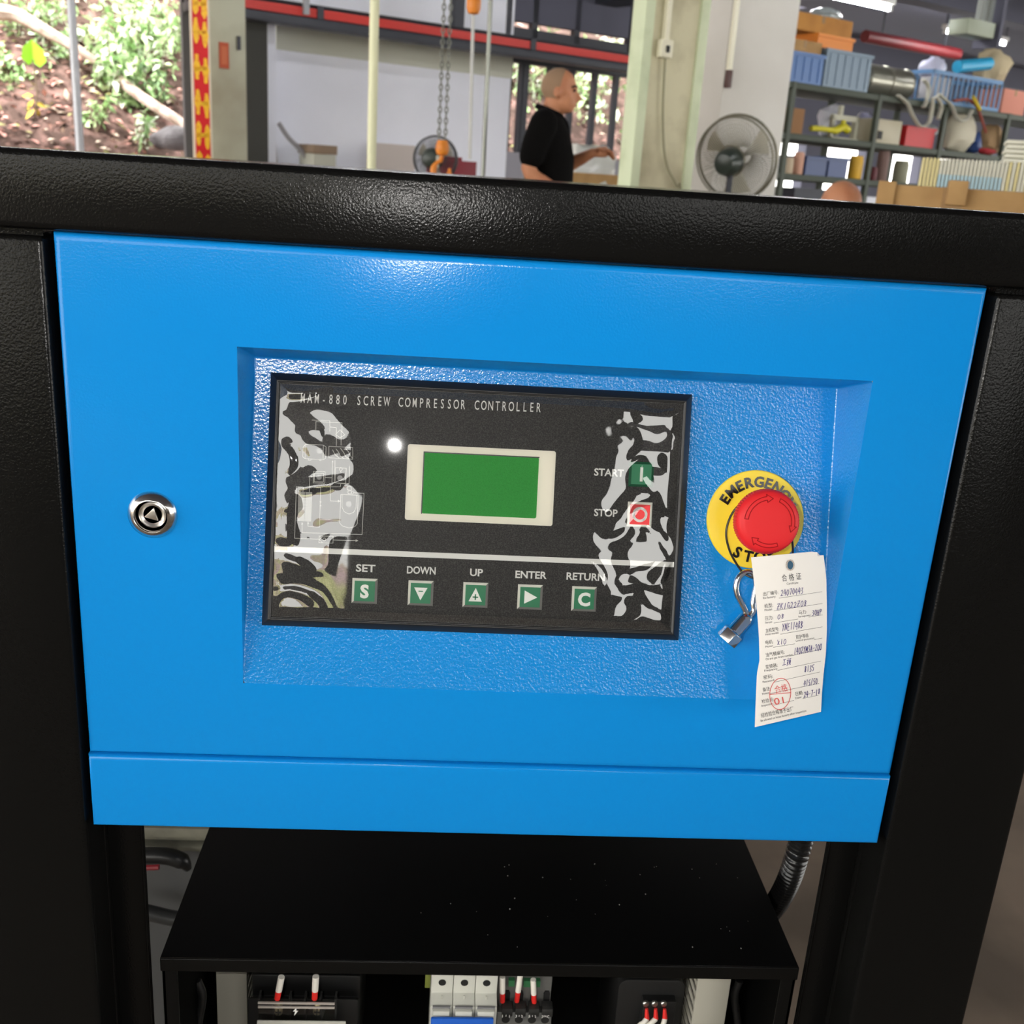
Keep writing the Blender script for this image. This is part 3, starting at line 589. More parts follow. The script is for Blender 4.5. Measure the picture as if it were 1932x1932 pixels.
m = MB(); m.box(BX0+0.003, BX1-0.003, BY1-0.002, BY1, BZB, BZT-0.002); m.build('mounting_plate', BLACKS, eb)
m = MB(); m.box(BX0+0.003, BX1-0.003, BY0+0.003, BY1-0.002, BZB, BZB+0.002); m.build('bottom_plate', BLACKS, eb)
for x, wd in ((BX0+0.012, 0.026), (BX1-0.040, 0.026)):
    m = MB(); m.box(x, x+wd, BY1-0.045, BY1-0.043, BZB+0.002, BZT-0.004); m.build('inner_rail', LITG if x > 0.2 else BLACK, eb)  # right rail coloured greyer to paint the lit inner wall
def W_(px0, px1, py0, py1, Y):   # rectangle on the plane Y
    a, b = at(px0, (py0+py1)/2, Y), at(px1, (py0+py1)/2, Y); return a.x, b.x, at((px0+px1)/2, py1, Y).z, at((px0+px1)/2, py0, Y).z
DUCTG = mat('grey_duct', S(168, 165, 152), 0.5)
def duct(px0, px1, Y, label, side):
    x0, x1, _, _ = W_(px0, px1, 1840, 1930, Y); t = thing('wiring_duct', label, 'cable duct', ((x0+x1)/2, Y+0.02, BZB+0.002))
    MB().box(x0, x1, Y, Y+0.003, BZB+0.002, BZT-0.004).build('duct_lid', DUCTG, t, bevel=0.0006)
    m = MB(); m.box(x0+0.001, x1-0.001, BY1-0.006, BY1-0.003, BZB+0.002, BZT-0.004); z = BZB+0.004
    while z < BZT-0.012:
        for xs in (x0+0.0005, x1-0.0017): m.add([Vector((xs+dx, y, z+dz+(0.004 if y < 0.2 else 0))) for dx in (0, 0.0012) for y in (Y+0.003, BY1-0.004) for dz in (0, 0.0055)], [(0, 1, 3, 2), (4, 6, 7, 5), (0, 4, 5, 1), (2, 3, 7, 6), (0, 2, 6, 4), (1, 5, 7, 3)])
        z += 0.0105
    o = m.build('duct_wall', DUCTG, t, kind='stuff')
duct(409, 466, 0.15, 'plain grey plastic wiring duct beside the black terminal block', -1)
duct(1312, 1374, 0.10, 'pale grey slotted wiring duct beside the black relay with red ferrules', 1)

# circuit breaker
Yb = 0.10; x0, x1, zb, zt = W_(812, 937, 1836, 1932, Yb)
cb = thing('circuit_breaker', 'light grey three-pole circuit breaker with a blue handle bar', 'circuit breaker', ((x0+x1)/2, 0.16, BZB+0.13))
zz = lambda py, Y: at(875, py, Y).z
prof = [(0.20, zt), (Yb, zt), (Yb, zz(1873, Yb)), (0.088, zz(1900, 0.088)), (0.088, zz(1990, 0.088)), (Yb, zz(2010, Yb)), (Yb, zz(2060, Yb)), (0.20, zz(2060, Yb))]
LG = mat('light_grey_case', S(200, 200, 190), 0.45); HOLE = mat('screw_hole', (0.01, 0.01, 0.01), 0.6)
wp = (x1-x0)/3
for k in range(3):
    a = x0+wp*k
    m = MB(); m.prism(prof, a+0.0002, a+wp-0.0002, lambda p, q, h: Vector((h, p, q))); po = m.build('pole', LG, cb, bevel=0.0006)
    cx = a+wp/2; hz = zz(1854, Yb)
    m = MB(); m.lathe([(0.0031, 0.0), (0.0031, 0.0004)], (cx, Yb, hz), (0, -1, 0), 20); m.build('screw_hole', HOLE, po)
    m = MB(); m.box(cx-0.0006, cx+0.0006, 0.0945, 0.0955, zz(1893, 0.094), zz(1880, 0.094)); m.build('rating_mark', GREYPL, po)
    m = MB(); m.box(a+0.0022, a+wp-0.0022, 0.0835, 0.090, zz(1919, 0.0835), zz(1909, 0.0835)); m.build('toggle', LG, po, bevel=0.001)
    m = MB(); m.box(a+0.002, a+wp-0.002, 0.0868, 0.0885, zz(1907, 0.087), zz(1900, 0.087)); m.build('toggle_slot', mat('toggle_slot_grey', S(120, 120, 122), 0.5), po)
m = MB(); m.box(x0+0.001, x1-0.003, 0.0795, 0.0825, zz(1960, 0.08), zz(1922, 0.08)); m.build('handle_bar', mat('blue_handle', S(36, 96, 196), 0.4), cb, bevel=0.001)
m = MB(); q = at(810, 1850, 0.11); m.box(x0-0.005, x0-0.0005, 0.11, 0.13, q.z-0.008, q.z+0.006); m.build('side_clip', mat('olive_clip', S(110, 118, 50), 0.5), cb, bevel=0.0006)

# ferruled wires helper
def wire(parent, pts, Y, sleeve=0.36, fer=(0.36, 0.78), rad=0.0021, col=None):
    P = [at(a, b, Y) for a, b in pts]; n = len(P)
    def seg(f0, f1, r, mt, nm):
        q0, q1 = P[0].lerp(P[-1], f0), P[0].lerp(P[-1], f1); MB().tube([q0, q1], r, 12).build(nm, mt, parent, smooth=True)
    seg(0, sleeve*1.55, rad*1.12, WHTPL, 'wire_marker'); seg(sleeve*1.55, 0.88, rad*1.02, REDPL, 'ferrule_collar'); seg(0.88, 1.0, rad*0.45, COPPER, 'ferrule_tip')
# overload relay
x0, x1, zb, zt = W_(939, 1043, 1838, 1932, Yb); DG = mat('dark_grey_case', S(96, 96, 93), 0.45); DG2 = mat('darker_grey_case', S(44, 44, 43), 0.5)
ol = thing('overload_relay', 'dark grey overload relay with white wire markers beside the grey breaker', 'relay', ((x0+x1)/2, 0.16, BZB+0.13))
zr = lambda py, Y: at(990, py, Y).z
m = MB(); m.prism([(0.20, zt), (0.112, zt), (0.112, zr(1898, 0.112)), (0.100, zr(1910, 0.10)), (0.095, zr(1940, 0.095)), (0.095, zr(2050, 0.095)), (0.20, zr(2050, 0.095))], x0, x1, lambda p, q, h: Vector((h, p, q))); m.build('relay_body', DG, ol, bevel=0.0008)
nm = ['1 L1', '3 L2', '5 L3', '21NC']
for k in range(4):
    cx = at(956+k*25.0, 1880, 0.112).x; hz = zr(1878, 0.112)
    m = MB(); m.prism([(cx-0.0026, hz-0.006), (cx+0.0026, hz-0.006), (cx+0.0026, hz+0.003), (cx+0.0015, hz+0.0055), (cx-0.0015, hz+0.0055), (cx-0.0026, hz+0.003)], 0.1105, 0.1121, lambda a, b, h: Vector((a, h, b))); m.build('terminal_slot', HOLE, ol)
    bz = zr(1903, 0.103); m = MB(); m.box(cx-0.0045, cx+0.0045, 0.098, 0.108, bz-0.004, bz+0.004); m.build('terminal_clamp', DG2, ol, bevel=0.0006)
    z2 = zr(1924, 0.095); c2 = at(954+k*24.8, 1924, 0.095).x
    m = MB(); m.lathe([(0.0034, 0.0), (0.0034, 0.0005)], (c2, 0.0952, z2), (0, -1, 0), 18); m.build('screw_hole', HOLE, ol)
    m = MB(); zt2 = zr(1916.5, 0.096); put_text(m, nm[k], 0.0042, lambda a, b, h: Vector((a, 0.0948-h+0.0012, b)), c2, zt2-0.001, 0.0012, fitw=0.0062); m.build('terminal_lettering', WHITEP, ol)
wire(ol, [(948, 1843), (948, 1896)], 0.106); wire(ol, [(982, 1838), (974, 1896)], 0.106); wire(ol, [(1006, 1848), (1008, 1897)], 0.106)
for (a, b, c_, d) in ((958, 970, 1834, 1845), (986, 1004, 1835, 1846), (1008, 1018, 1835, 1846)):
    p0_, p1_ = at(a, d, 0.118), at(b, c_, 0.118); m = MB(); m.box(p0_.x, p1_.x, 0.108, 0.113, p0_.z, p1_.z); m.build('green_tab', mat('green_tab', S(46, 104, 66), 0.5), ol)

# black terminal block with a clear cover
Yt = 0.11; x0, x1, zb, zt = W_(466, 676, 1845, 1932, Yt)
tb = thing('terminal_block', 'black contactor block with a clear cover and two brass screws', 'contactor', ((x0+x1)/2, 0.16, BZB+0.13))
zl = lambda py, Y: at(565, py, Y).z
m = MB(); m.prism([(0.20, zl(1840, 0.14)), (0.13, zl(1840, 0.13)), (0.13, zl(1880, 0.13)), (Yt, zl(1884, Yt)), (Yt, zl(2030, Yt)), (0.20, zl(2030, Yt))], x0, x1, lambda p, q, h: Vector((h, p, q))); m.build('contactor_body', BLKPL, tb, bevel=0.002)
a, b, c_, d = W_(488, 632, 1888, 1925, 0.100)
CLR = mat('clear_plastic', (0.9, 0.9, 0.9), 0.08, trans=1.0, ior=1.45)
for k in range(6):
    xx = a+(b-a)*k/5; MB().box(xx-0.0008, xx+0.0008, 0.102, Yt+0.001, c_, d).build('barrier', DG2, tb)
MB().box(a, b, 0.098, 0.0995, c_, d).build('clear_cover', CLR, tb, bevel=0.0003)
for zc in (d, d-0.0042, c_): MB().box(a, b, 0.0965, 0.0982, zc-0.0009, zc+0.0009).build('cover_rib', mat('clear_rib', S(176, 168, 160), 0.25), tb, bevel=0.0003)
for px in (527, 597):
    q = at(px, 1906, 0.105); m = MB(); m.lathe([(0.0036, 0), (0.0036, 0.0016), (0.0026, 0.0024), (0.0001, 0.0026)], (q.x, 0.106, q.z), (0, -1, 0), 20); sc = m.build('brass_screw', mat('brass', (0.75, 0.66, 0.42), 0.3, 1.0), tb, smooth=True)
    m = MB(); m.box(q.x-0.0024, q.x+0.0024, 0.1030, 0.1036, q.z-0.0004, q.z+0.0004); m.box(q.x-0.0004, q.x+0.0004, 0.1030, 0.1036, q.z-0.0024, q.z+0.0024); m.build('screw_cross', HOLE, sc)
wire(tb, [(531, 1843), (522, 1890)], 0.101, rad=0.0024); wire(tb, [(596, 1842), (593, 1890)], 0.101, rad=0.0024)
q = at(558, 1908, 0.098); m = MB(); m.add([Vector((q.x+p[0]*0.00045, 0.0977, q.z+p[1]*0.00045)) for p in ((2, 10), (-5, 0), (-1, 0), (-3, -10), (5, 2), (1, 2))], [(0, 1, 2, 5), (5, 2, 3, 4)]); m.build('warning_bolt', WHITEP, tb)
a, b, c_, d = W_(485, 652, 1927, 1990, 0.094); MB().box(a, b, 0.094, 0.0955, c_, d).build('front_plate', GREYPL, tb, bevel=0.0012)

# black relay at the right
x0, x1, zb, zt = W_(1165, 1290, 1838, 1932, 0.12)
rl = thing('contactor', 'black contactor with three red ferruled white wires beside the slotted duct', 'contactor', ((x0+x1)/2, 0.16, BZB+0.13))
zc = lambda py, Y: at(1230, py, Y).z
m = MB(); m.prism(rrect(x0, x1, zc(2030, 0.12), zc(1842, 0.125), 0.008), 0.12, 0.20, lambda a, b, h: Vector((a, h, b))); m.build('contactor_body', BLKPL, rl, bevel=0.001)
a, b, c_, d = W_(1208, 1270, 1890, 1990, 0.112); MB().box(a, b, 0.112, 0.121, c_, d).build('terminal_bar', BLKPL, rl, bevel=0.001)
for i, px in enumerate((1219, 1236, 1253)):
    q = at(px, 1897, 0.109); MB().lathe([(0.0027, 0), (0.0027, 0.0018), (0.0020, 0.0026), (0.0001, 0.0028)], (q.x, 0.112, q.z), (0, -1, 0), 16).build('terminal_screw', STEEL, rl, smooth=True)
    P = [at(px+1, 1903, 0.108), at(px+1.5, 1922, 0.106)]; MB().tube([P[0], P[1]], [0.0014, 0.0022], 12).build('ferrule_collar', REDPL, rl, smooth=True)
    e = [(1205, 1940), (1218, 1942), (1248, 1945)][i]; MB().tube(smooth_open([P[1], at((px+e[0])/2+2, 1930, 0.104), at(e[0], e[1], 0.104), at(e[0]-2, 1990, 0.106)]), 0.0022, 10).build('white_wire', WHTPL, rl, smooth=True)
# loose dark cables inside the box
CBL = mat('black_cable', (0.012, 0.012, 0.012), 0.35)
for pts, Y, lab in (([(1395, 1850), (1386, 1880), (1392, 1932), (1390, 2000)], 0.11, 'thin black cable between the slotted duct and the box wall'), ([(372, 1850), (382, 1880), (374, 1932), (368, 2000)], 0.12, 'thin black cable inside the box beside the plain duct')):
    tag(MB().tube(smooth_open([at(a, b, Y) for a, b in pts]), 0.0035, 10).build('cable', CBL, None, smooth=True), lab, 'cable')

# ------------------------------------------------------------------ things inside the cabinet, behind the box
def corr(pts, r0, r1, pitch, n=16):
    P = smooth_open(pts, 24); L = 0; out = []; rs = []
    for i in range(1, len(P)): L += (P[i]-P[i-1]).length
    N = int(L/pitch*6); acc = [0]
    for i in range(1, len(P)): acc.append(acc[-1]+(P[i]-P[i-1]).length)
    j = 0
    for k in range(N+1):
        s = L*k/N
        while j < len(P)-2 and acc[j+1] < s: j += 1
        f = (s-acc[j])/max(1e-9, acc[j+1]-acc[j]); out.append(P[j].lerp(P[j+1], f)); rs.append(r0+(r1-r0)*(0.5+0.5*math.sin(2*pi*s/pitch)))
    return MB().tube(out, rs, n)
Yc = 0.15
tag(corr([at(1522, 1540, Yc), at(1510, 1590, Yc), at(1500, 1625, Yc), at(1486, 1665, Yc+0.01), at(1464, 1705, Yc+0.03), at(1430, 1745, Yc+0.06)], 0.0088, 0.0105, 0.0045).build('corrugated_conduit', mat('glossy_black_conduit', (0.01, 0.01, 0.01), 0.25), None, smooth=True), 'glossy black corrugated conduit behind the electrical box', 'conduit')
# grey partition with rails and hoses at the left
GALV = mat('grey_green_steel', S(120, 118, 104), 0.5, var=(30, S(92, 90, 80), 0.4, 0.7))
sk = thing('inner_partition', 'dark grey steel partition with pale rails behind the left cabinet post', 'partition', (0.0, 0.42, 0.0))
MB().box(-0.30, 0.26, 0.42, 0.424, 0.0, 0.56).build('partition_sheet', mat('dark_grey_sheet', S(72, 72, 72), 0.5), sk)
for py, hgt, dp in ((1570, 0.006, 0.022), (1590, 0.004, 0.010), (1606, 0.003, 0.016)):
    q = at(330, py, 0.40); MB().box(-0.29, 0.25, 0.42-dp, 0.42, q.z-hgt, q.z+hgt).build('partition_rail', GALV, sk, bevel=0.001)
P = [at(250, 1618, 0.385), at(280, 1614, 0.385), at(318, 1616, 0.385), at(345, 1626, 0.385), at(356, 1640, 0.385)]
hz_ = thing('rubber_hose', 'thick black rubber hose with a red band inside the cabinet', 'hose', tuple(P[-1]))
MB().tube(smooth_open(P), [0.009]*13+[0.007, 0.006, 0.005, 0.004], 12).build('hose_body', CBL, hz_, smooth=True)
q0, q1 = at(268, 1637, 0.372), at(300, 1636, 0.372); MB().tube([q0, q1], 0.003, 8).build('red_band', mat('dull_red', S(120, 24, 34), 0.5), hz_)
P = [at(240, 1712, 0.375), at(290, 1724, 0.375), at(330, 1733, 0.375), at(400, 1740, 0.375)]
tag(MB().tube(smooth_open(P), 0.0085, 12).build('drain_hose', mat('dark_grey_hose', (0.03, 0.03, 0.03), 0.35), None, smooth=True), 'dark grey hose lying behind the left flange of the cabinet', 'hose')
# ================================================================== outside: hillside
rnd = random.Random(3)
def hill_z(u, v):
    b = max(0.0, v-10.5); z = min(0.75, b*1.5)+max(0, b-0.5)*0.95
    return z+0.16*noise.noise(Vector((u*0.9, v*0.9, 0)))*min(1, b)+0.07*noise.noise(Vector((u*3, v*3, 5)))*min(1, b)
m = MB(); NU, NV = 70, 34
for j in range(NV+1):
    for i in range(NU+1):
        u = -8+18.8*i/NU; v = 10.5+9*j/NV; m.v.append(hall(u, v, hill_z(u, v)-0.02))
for j in range(NV):
    for i in range(NU): k = j*(NU+1)+i; m.f.append((k, k+1, k+NU+2, k+NU+1)); m.mi.append(0)
struct(m.build('hillside', mat('leaf_littered_soil', S(84, 66, 60), 0.95, bump=(9, 0.6, 0.05), var=(7, S(140, 110, 104), 0.46, 0.7)), None, smooth=True))
def leaf(mb, p, d, n_, L, wd, mi=0):
    d = d.normalized(); s_ = d.cross(n_)
    if s_.length < 1e-4: s_ = d.orthogonal()
    s_.normalize(); up = s_.cross(d)
    mb.add([p, p+d*L*0.45+s_*wd*0.5+up*L*0.06, p+d*L-up*L*0.08, p+d*L*0.45-s_*wd*0.5+up*L*0.06, p+d*L*0.5-up*L*0.03], [(0, 1, 4), (1, 2, 4), (2, 3, 4), (3, 0, 4)], mi)
def rv(): return Vector((rnd.gauss(0, 1), rnd.gauss(0, 1), rnd.gauss(0, 1))).normalized()
LIT = [mat('pink_dry_leaf', S(214, 160, 150), 0.8), mat('brown_dry_leaf', S(116, 84, 74), 0.8), mat('cream_dry_leaf', S(226, 208, 190), 0.8), mat('olive_dry_leaf', S(150, 150, 96), 0.8)]
m = MB()
for k in range(2900):
    u = rnd.uniform(0.2, 4.2) if k % 3 else rnd.uniform(4.2, 9.2); v = 11.0+abs(rnd.gauss(0, 1.5)); d = rv(); d.z *= 0.3
    leaf(m, hall(u, v, hill_z(u, v)+0.02), d, Vector((0, -0.4, 1)), rnd.uniform(0.06, 0.13), rnd.uniform(0.03, 0.06), rnd.choice((0, 0, 1, 1, 1, 1, 2, 3)))
o = m.build('leaf_litter', LIT, None); o['kind'] = 'stuff'; tag(o, 'fallen pink and brown dry leaves covering the hillside', 'leaves')
GL_ = [mat('pale_green_leaf', S(196, 220, 170), 0.45), mat('mid_green_leaf', S(160, 196, 136), 0.5), mat('dark_green_leaf', S(104, 136, 92), 0.5), mat('silvery_leaf', S(232, 240, 222), 0.4)]
STEM = mat('brown_stem', S(104, 88, 72), 0.8)
def shrub(px, py, v, size, nleaf, ll, label, mix):
    u, z = bl(px, py, v); gz = hill_z(u, v); base = hall(u, v, gz-0.03); size *= 1.3; nleaf = int(nleaf*1.7); t = thing('hillside_shrub', label, 'shrub', tuple(base), 0, 'shrubs on the hillside')
    st = MB(); lf = MB(); c = hall(u, v, z)
    for k in range(max(5, nleaf//14)):
        q = Vector((rnd.gauss(0, .42), rnd.gauss(0, .3), rnd.gauss(0, .42)))*size; tip = c+q
        st.tube([base, base.lerp(tip, 0.5)+rv()*size*0.12, tip], [0.012, 0.008, 0.004], 5)
        for i in range(14):
            f = rnd.uniform(0.45, 1.05); p = base.lerp(tip, f)+rv()*size*0.16; d = rv(); d.z -= 0.25
            leaf(lf, p, d, rv()+Vector((0, 0, 1.2)), ll*rnd.uniform(0.6, 1.3), ll*rnd.uniform(0.35, 0.6), rnd.choice(mix))
    st.build('stem', STEM, t); lf.build('foliage', GL_, t, kind='stuff')
shrubs = [(255, 40, 12.3, 0.50, 420, 0.13, 'broad pale-leaved shrub on the slope between grey pole and banner', (0, 0, 1, 3)), (310, 70, 12.6, 0.42, 300, 0.12, 'fine light-green shrub on the slope nearest the banner', (0, 1, 3)), (205, 110, 12.0, 0.30, 170, 0.15, 'large-leaved shrub just behind the grey pole', (0, 1, 3)),
          (60, 40, 12.6, 0.45, 260, 0.11, 'light-green feathery shrub above the lime-leaved plant', (0, 1, 1, 3)), (20, 140, 12.0, 0.26, 120, 0.11, 'low ferny shrub beside the lime-leaved plant', (0, 1)), (110, 95, 12.4, 0.28, 150, 0.10, 'small feathery shrub close against the grey pole', (0, 1, 3)),
          (285, 150, 11.8, 0.22, 110, 0.10, 'small dark shrub beside the slanting root', (1, 2)), (235, 140, 11.9, 0.22, 100, 0.12, 'drooping shrub above the slanting root', (1, 0)), (270, 225, 11.3, 0.14, 40, 0.11, 'little blue-green seedling low on the bank', (1, 3)), (160, 20, 13.2, 0.55, 360, 0.12, 'high pale shrub at the top of the slope', (0, 3, 1)),
          (340, 10, 13.2, 0.5, 260, 0.12, 'high leafy shrub over the banner top', (0, 3, 1)), (180, 190, 11.5, 0.13, 45, 0.10, 'small olive shrub low on the bare bank', (1, 0)),
          (975, 170, 12.6, 0.6, 300, 0.13, 'bright shrub outside the barred window by the white wall', (0, 3, 1)), (1040, 160, 13.0, 0.7, 340, 0.13, 'bright shrub outside the barred window behind the standing man', (0, 3, 0)), (1110, 190, 12.4, 0.6, 260, 0.13, 'pale shrub outside the middle window bars', (0, 3, 1)), (1175, 150, 13.0, 0.7, 340, 0.13, 'bright shrub outside the window beside the concrete column', (0, 3, 3))]
for a in shrubs: shrub(*a)
# a broad lime-leaved plant
u, z = bl(62, 165, 11.6); gz = hill_z(u, 11.6); b0 = hall(u, 11.6, gz-0.02)
t = thing('lime_leaf_plant', 'single plant with one broad lime-green leaf on a thin stem', 'plant', tuple(b0)); top = hall(*[bl(62, 112, 11.6)[0], 11.6, bl(62, 112, 11.6)[1]])
MB().tube([b0, b0.lerp(top, 0.5)+Vector((0.03, 0, 0)), top], 0.008, 6).build('stem', STEM, t)
m = MB(); r_ = 0.11; m.add([top+AU*a*r_+Vector((0, 0, b*r_))-AV*abs(a)*0.05 for a, b in ((0, 1.6), (-0.8, 0.9), (-1.0, 0.0), (-0.45, -0.5), (0, -0.25), (0.5, -0.6), (1.0, -0.1), (0.85, 0.8))]+[top], [(8, k, (k+1) % 8) for k in range(8)]); m.build('broad_leaf', mat('lime_leaf', S(150, 214, 40), 0.45), t)
m = MB()
for k in range(5): leaf(m, b0+Vector((0, 0, 0.1+0.03*k)), rv()+Vector((0, 0, -0.3)), Vector((0, -1, 0.5)), 0.14, 0.05)
m.build('yellow_leaf', mat('yellow_leaf', S(222, 196, 84), 0.6), t)
# roots and a rock
ROOT = mat('pale_bark', S(196, 176, 166), 0.85, bump=(20, 0.4, 0.01), var=(9, S(150, 128, 116), 0.4, 0.65))
def hp(px, py, v): u, z = bl(px, py, v); return hall(u, v, z)
tag(MB().tube(smooth_open([hp(225, 150, 11.9), hp(260, 178, 11.7), hp(300, 205, 11.5), hp(345, 235, 11.3), hp(362, 262, 11.1)]), 0.055, 8).build('fallen_branch', ROOT, None, smooth=True), 'pale dead branch slanting down the bank beside the banner', 'branch')
tag(MB().tube(smooth_open([hp(-10, 22, 12.3), hp(30, 28, 12.3), hp(75, 52, 12.2), hp(110, 72, 12.1), hp(150, 95, 12.0), hp(180, 115, 11.95)]), [0.08-0.0022*k for k in range(21)], 8).build('dead_log', ROOT, None, smooth=True), 'thick pale dead log lying across the upper slope', 'log')
m = MB(); c = hp(340, 262, 11.0); m.sphere(c, 0.2, 18, 12, 0, (1.25, 0.7, 0.6))
for i, p in enumerate(m.v): m.v[i] = p+(p-c)*0.55*noise.noise(p*5)
tag(m.build('grey_rock', mat('grey_rock', S(120, 116, 120), 0.85, bump=(15, 0.6, 0.02), var=(6, S(84, 80, 82), 0.4, 0.65)), None), 'grey rock at the foot of the bank beside the banner', 'rock')

# ================================================================== hall fittings
PIPE = mat('galvanised_pole', S(176, 178, 184), 0.4, 0.4); PGRN = mat('pale_cream_pole', S(222, 222, 186), 0.5)
def pole(px, py, r, rad, m_, label, ztop=CZ):
    p = rr(px, py, r); t = thing('steel_pole', label, 'pole', (p.x, p.y, 0))
    MB().cyl((p.x, p.y, 0), (p.x, p.y, ztop), rad, 14).build('tube', m_, t, smooth=True); MB().box(p.x-0.07, p.x+0.07, p.y-0.07, p.y+0.07, 0, 0.008).build('foot_plate', m_, t)
pole(146, 200, 9.3, 0.032, PIPE, 'thin grey steel pole standing in front of the green hillside')
pole(703, 200, 5.2, 0.0215, PGRN, 'pale cream painted pole in front of the white wall')
# red couplet banner with golden characters
u0, u1 = bl(364, 150, 8.85)[0], bl(397, 150, 8.85)[0]; z0_, z1_ = 1.0, 2.75
bn = thing('couplet_banner', 'long red vertical couplet banner with golden brush characters', 'banner', tuple(hall((u0+u1)/2, 8.85, z0_)))
hbox(MB(), u0-0.006, u1+0.006, 8.86, 8.875, z0_-0.02, z1_+0.02).build('backing_board', mat('cream_board', S(232, 222, 200), 0.6), bn)
hbox(MB(), u0+0.012, u1-0.012, 8.85, 8.86, z0_, z1_).build('red_paper', mat('red_paper', S(214, 16, 26), 0.6), bn)
GOLD = mat('golden_print', S(250, 196, 30), 0.5, var=(40, S(236, 150, 20), 0.5, 0.7))
zc_ = [bl(382, py, 8.85)[1] for py in (8, 62, 130, 196, 255, 310)]; um = (u0+u1)/2
for i, z in enumerate(zc_):
    m = MB(); F_ = lambda a, b, h: hall(um+a, 8.849-h, z+b)
    for sx_ in (-0.036, 0.034): m.prism([(sx_+0.024*math.cos(2*pi*k/10)*1.0+0.006*math.sin(3*k+i), (0.098)*math.sin(2*pi*k/10)+(0.012 if sx_ < 0 else -0.012)) for k in range(10)], 0, 0.001, F_)
    m.prism([(-0.045, -0.02), (0.045, -0.01), (0.045, 0.02), (-0.045, 0.012)], 0, 0.001, F_); m.build('golden_character', GOLD, bn)
a, b = bl(414, 105, 8.99), bl(432, 130, 8.99); zt_ = bl(422, 80, 8.99)[1]
t = thing('wall_notice', 'small red-brown notice plate on the dull white column', 'notice', tuple(hall((a[0]+b[0])/2, 8.99, b[1])))
hbox(MB(), a[0], b[0], 8.985, 9.0, b[1], zt_).build('plate', mat('notice_red', S(172, 74, 40), 0.6), t)
hbox(MB(), a[0]+0.015, b[0]-0.015, 8.982, 8.985, b[1]+0.03, zt_-0.03).build('inner_field', mat('notice_field', S(188, 98, 60), 0.6), t)
tag(hbox(MB(), bl(449, 80, 8.97)[0], bl(454, 80, 8.97)[0], 8.965, 9.0, bl(450, 94, 8.97)[1], bl(450, 68, 8.97)[1]).build('cable_clip', STEELD), 'short dark bracket on the edge of the dull white column', 'bracket')

# crane rail with the red conductor bar
ub0, ub1 = -0.5+bl(470, 5, 9.3)[0], bl(1260, 120, 9.3)[0]
zb0 = bl(780, 78, 9.3)[1]; zr0, zr1 = bl(780, 60, 9.3)[1], bl(780, 44, 9.3)[1]; zb1 = bl(780, 37, 9.3)[1]
cr = thing('crane_rail', 'dark overhead crane rail carrying a long red conductor bar', 'crane rail', tuple(hall((ub0+ub1)/2, 9.4, zb0)))
hbox(MB(), ub0, ub1, 9.3, 9.5, zb0, zr0-0.01).build('lower_flange', STEELD, cr, bevel=0.006); hbox(MB(), ub0, ub1, 9.36, 9.44, zr0-0.01, zb1).build('web', STEELD, cr); hbox(MB(), ub0, ub1, 9.3, 9.5, zr1+0.015, zb1).build('upper_flange', STEELD, cr, bevel=0.006)
REDB = mat('red_bar', S(206, 52, 44), 0.5)
for k in range(3): zz_ = zr0+(zr1-zr0)*(k+0.5)/3; hbox(MB(), ub0+0.28, ub1, 9.31, 9.36, zz_-0.010, zz_+0.011).build('conductor_bar', REDB, cr)
for px in (605, 1010): u = bl(px, 30, 9.3)[0]; hbox(MB(), u-0.03, u+0.03, 9.295, 9.31, zr0-0.01, zr1+0.02).build('bar_bracket', STEELD, cr)
u = bl(580, 10, 9.25)[0]; hbox(MB(), u-0.025, u+0.025, 9.26, 9.3, bl(580, 27, 9.25)[1], CZ).build('hanger', mat('hanger_grey', S(150, 152, 156), 0.5), cr)
for u in (ub0+0.3, (ub0+ub1)/2, ub1-0.4): hbox(MB(), u-0.05, u+0.05, 9.35, 9.45, zb1, CZ).build('suspension', STEELD, cr)
hbox(MB(), uL, uR, 9.98, 10.0, bl(780, 84, 10)[1]-0.20, bl(780, 84, 10)[1]+0.02).build('beam_shade_band', mat('beam_shade_olive', S(196, 197, 184), 0.8), wf)  # pale olive strip paints the beam's shade across the wall top

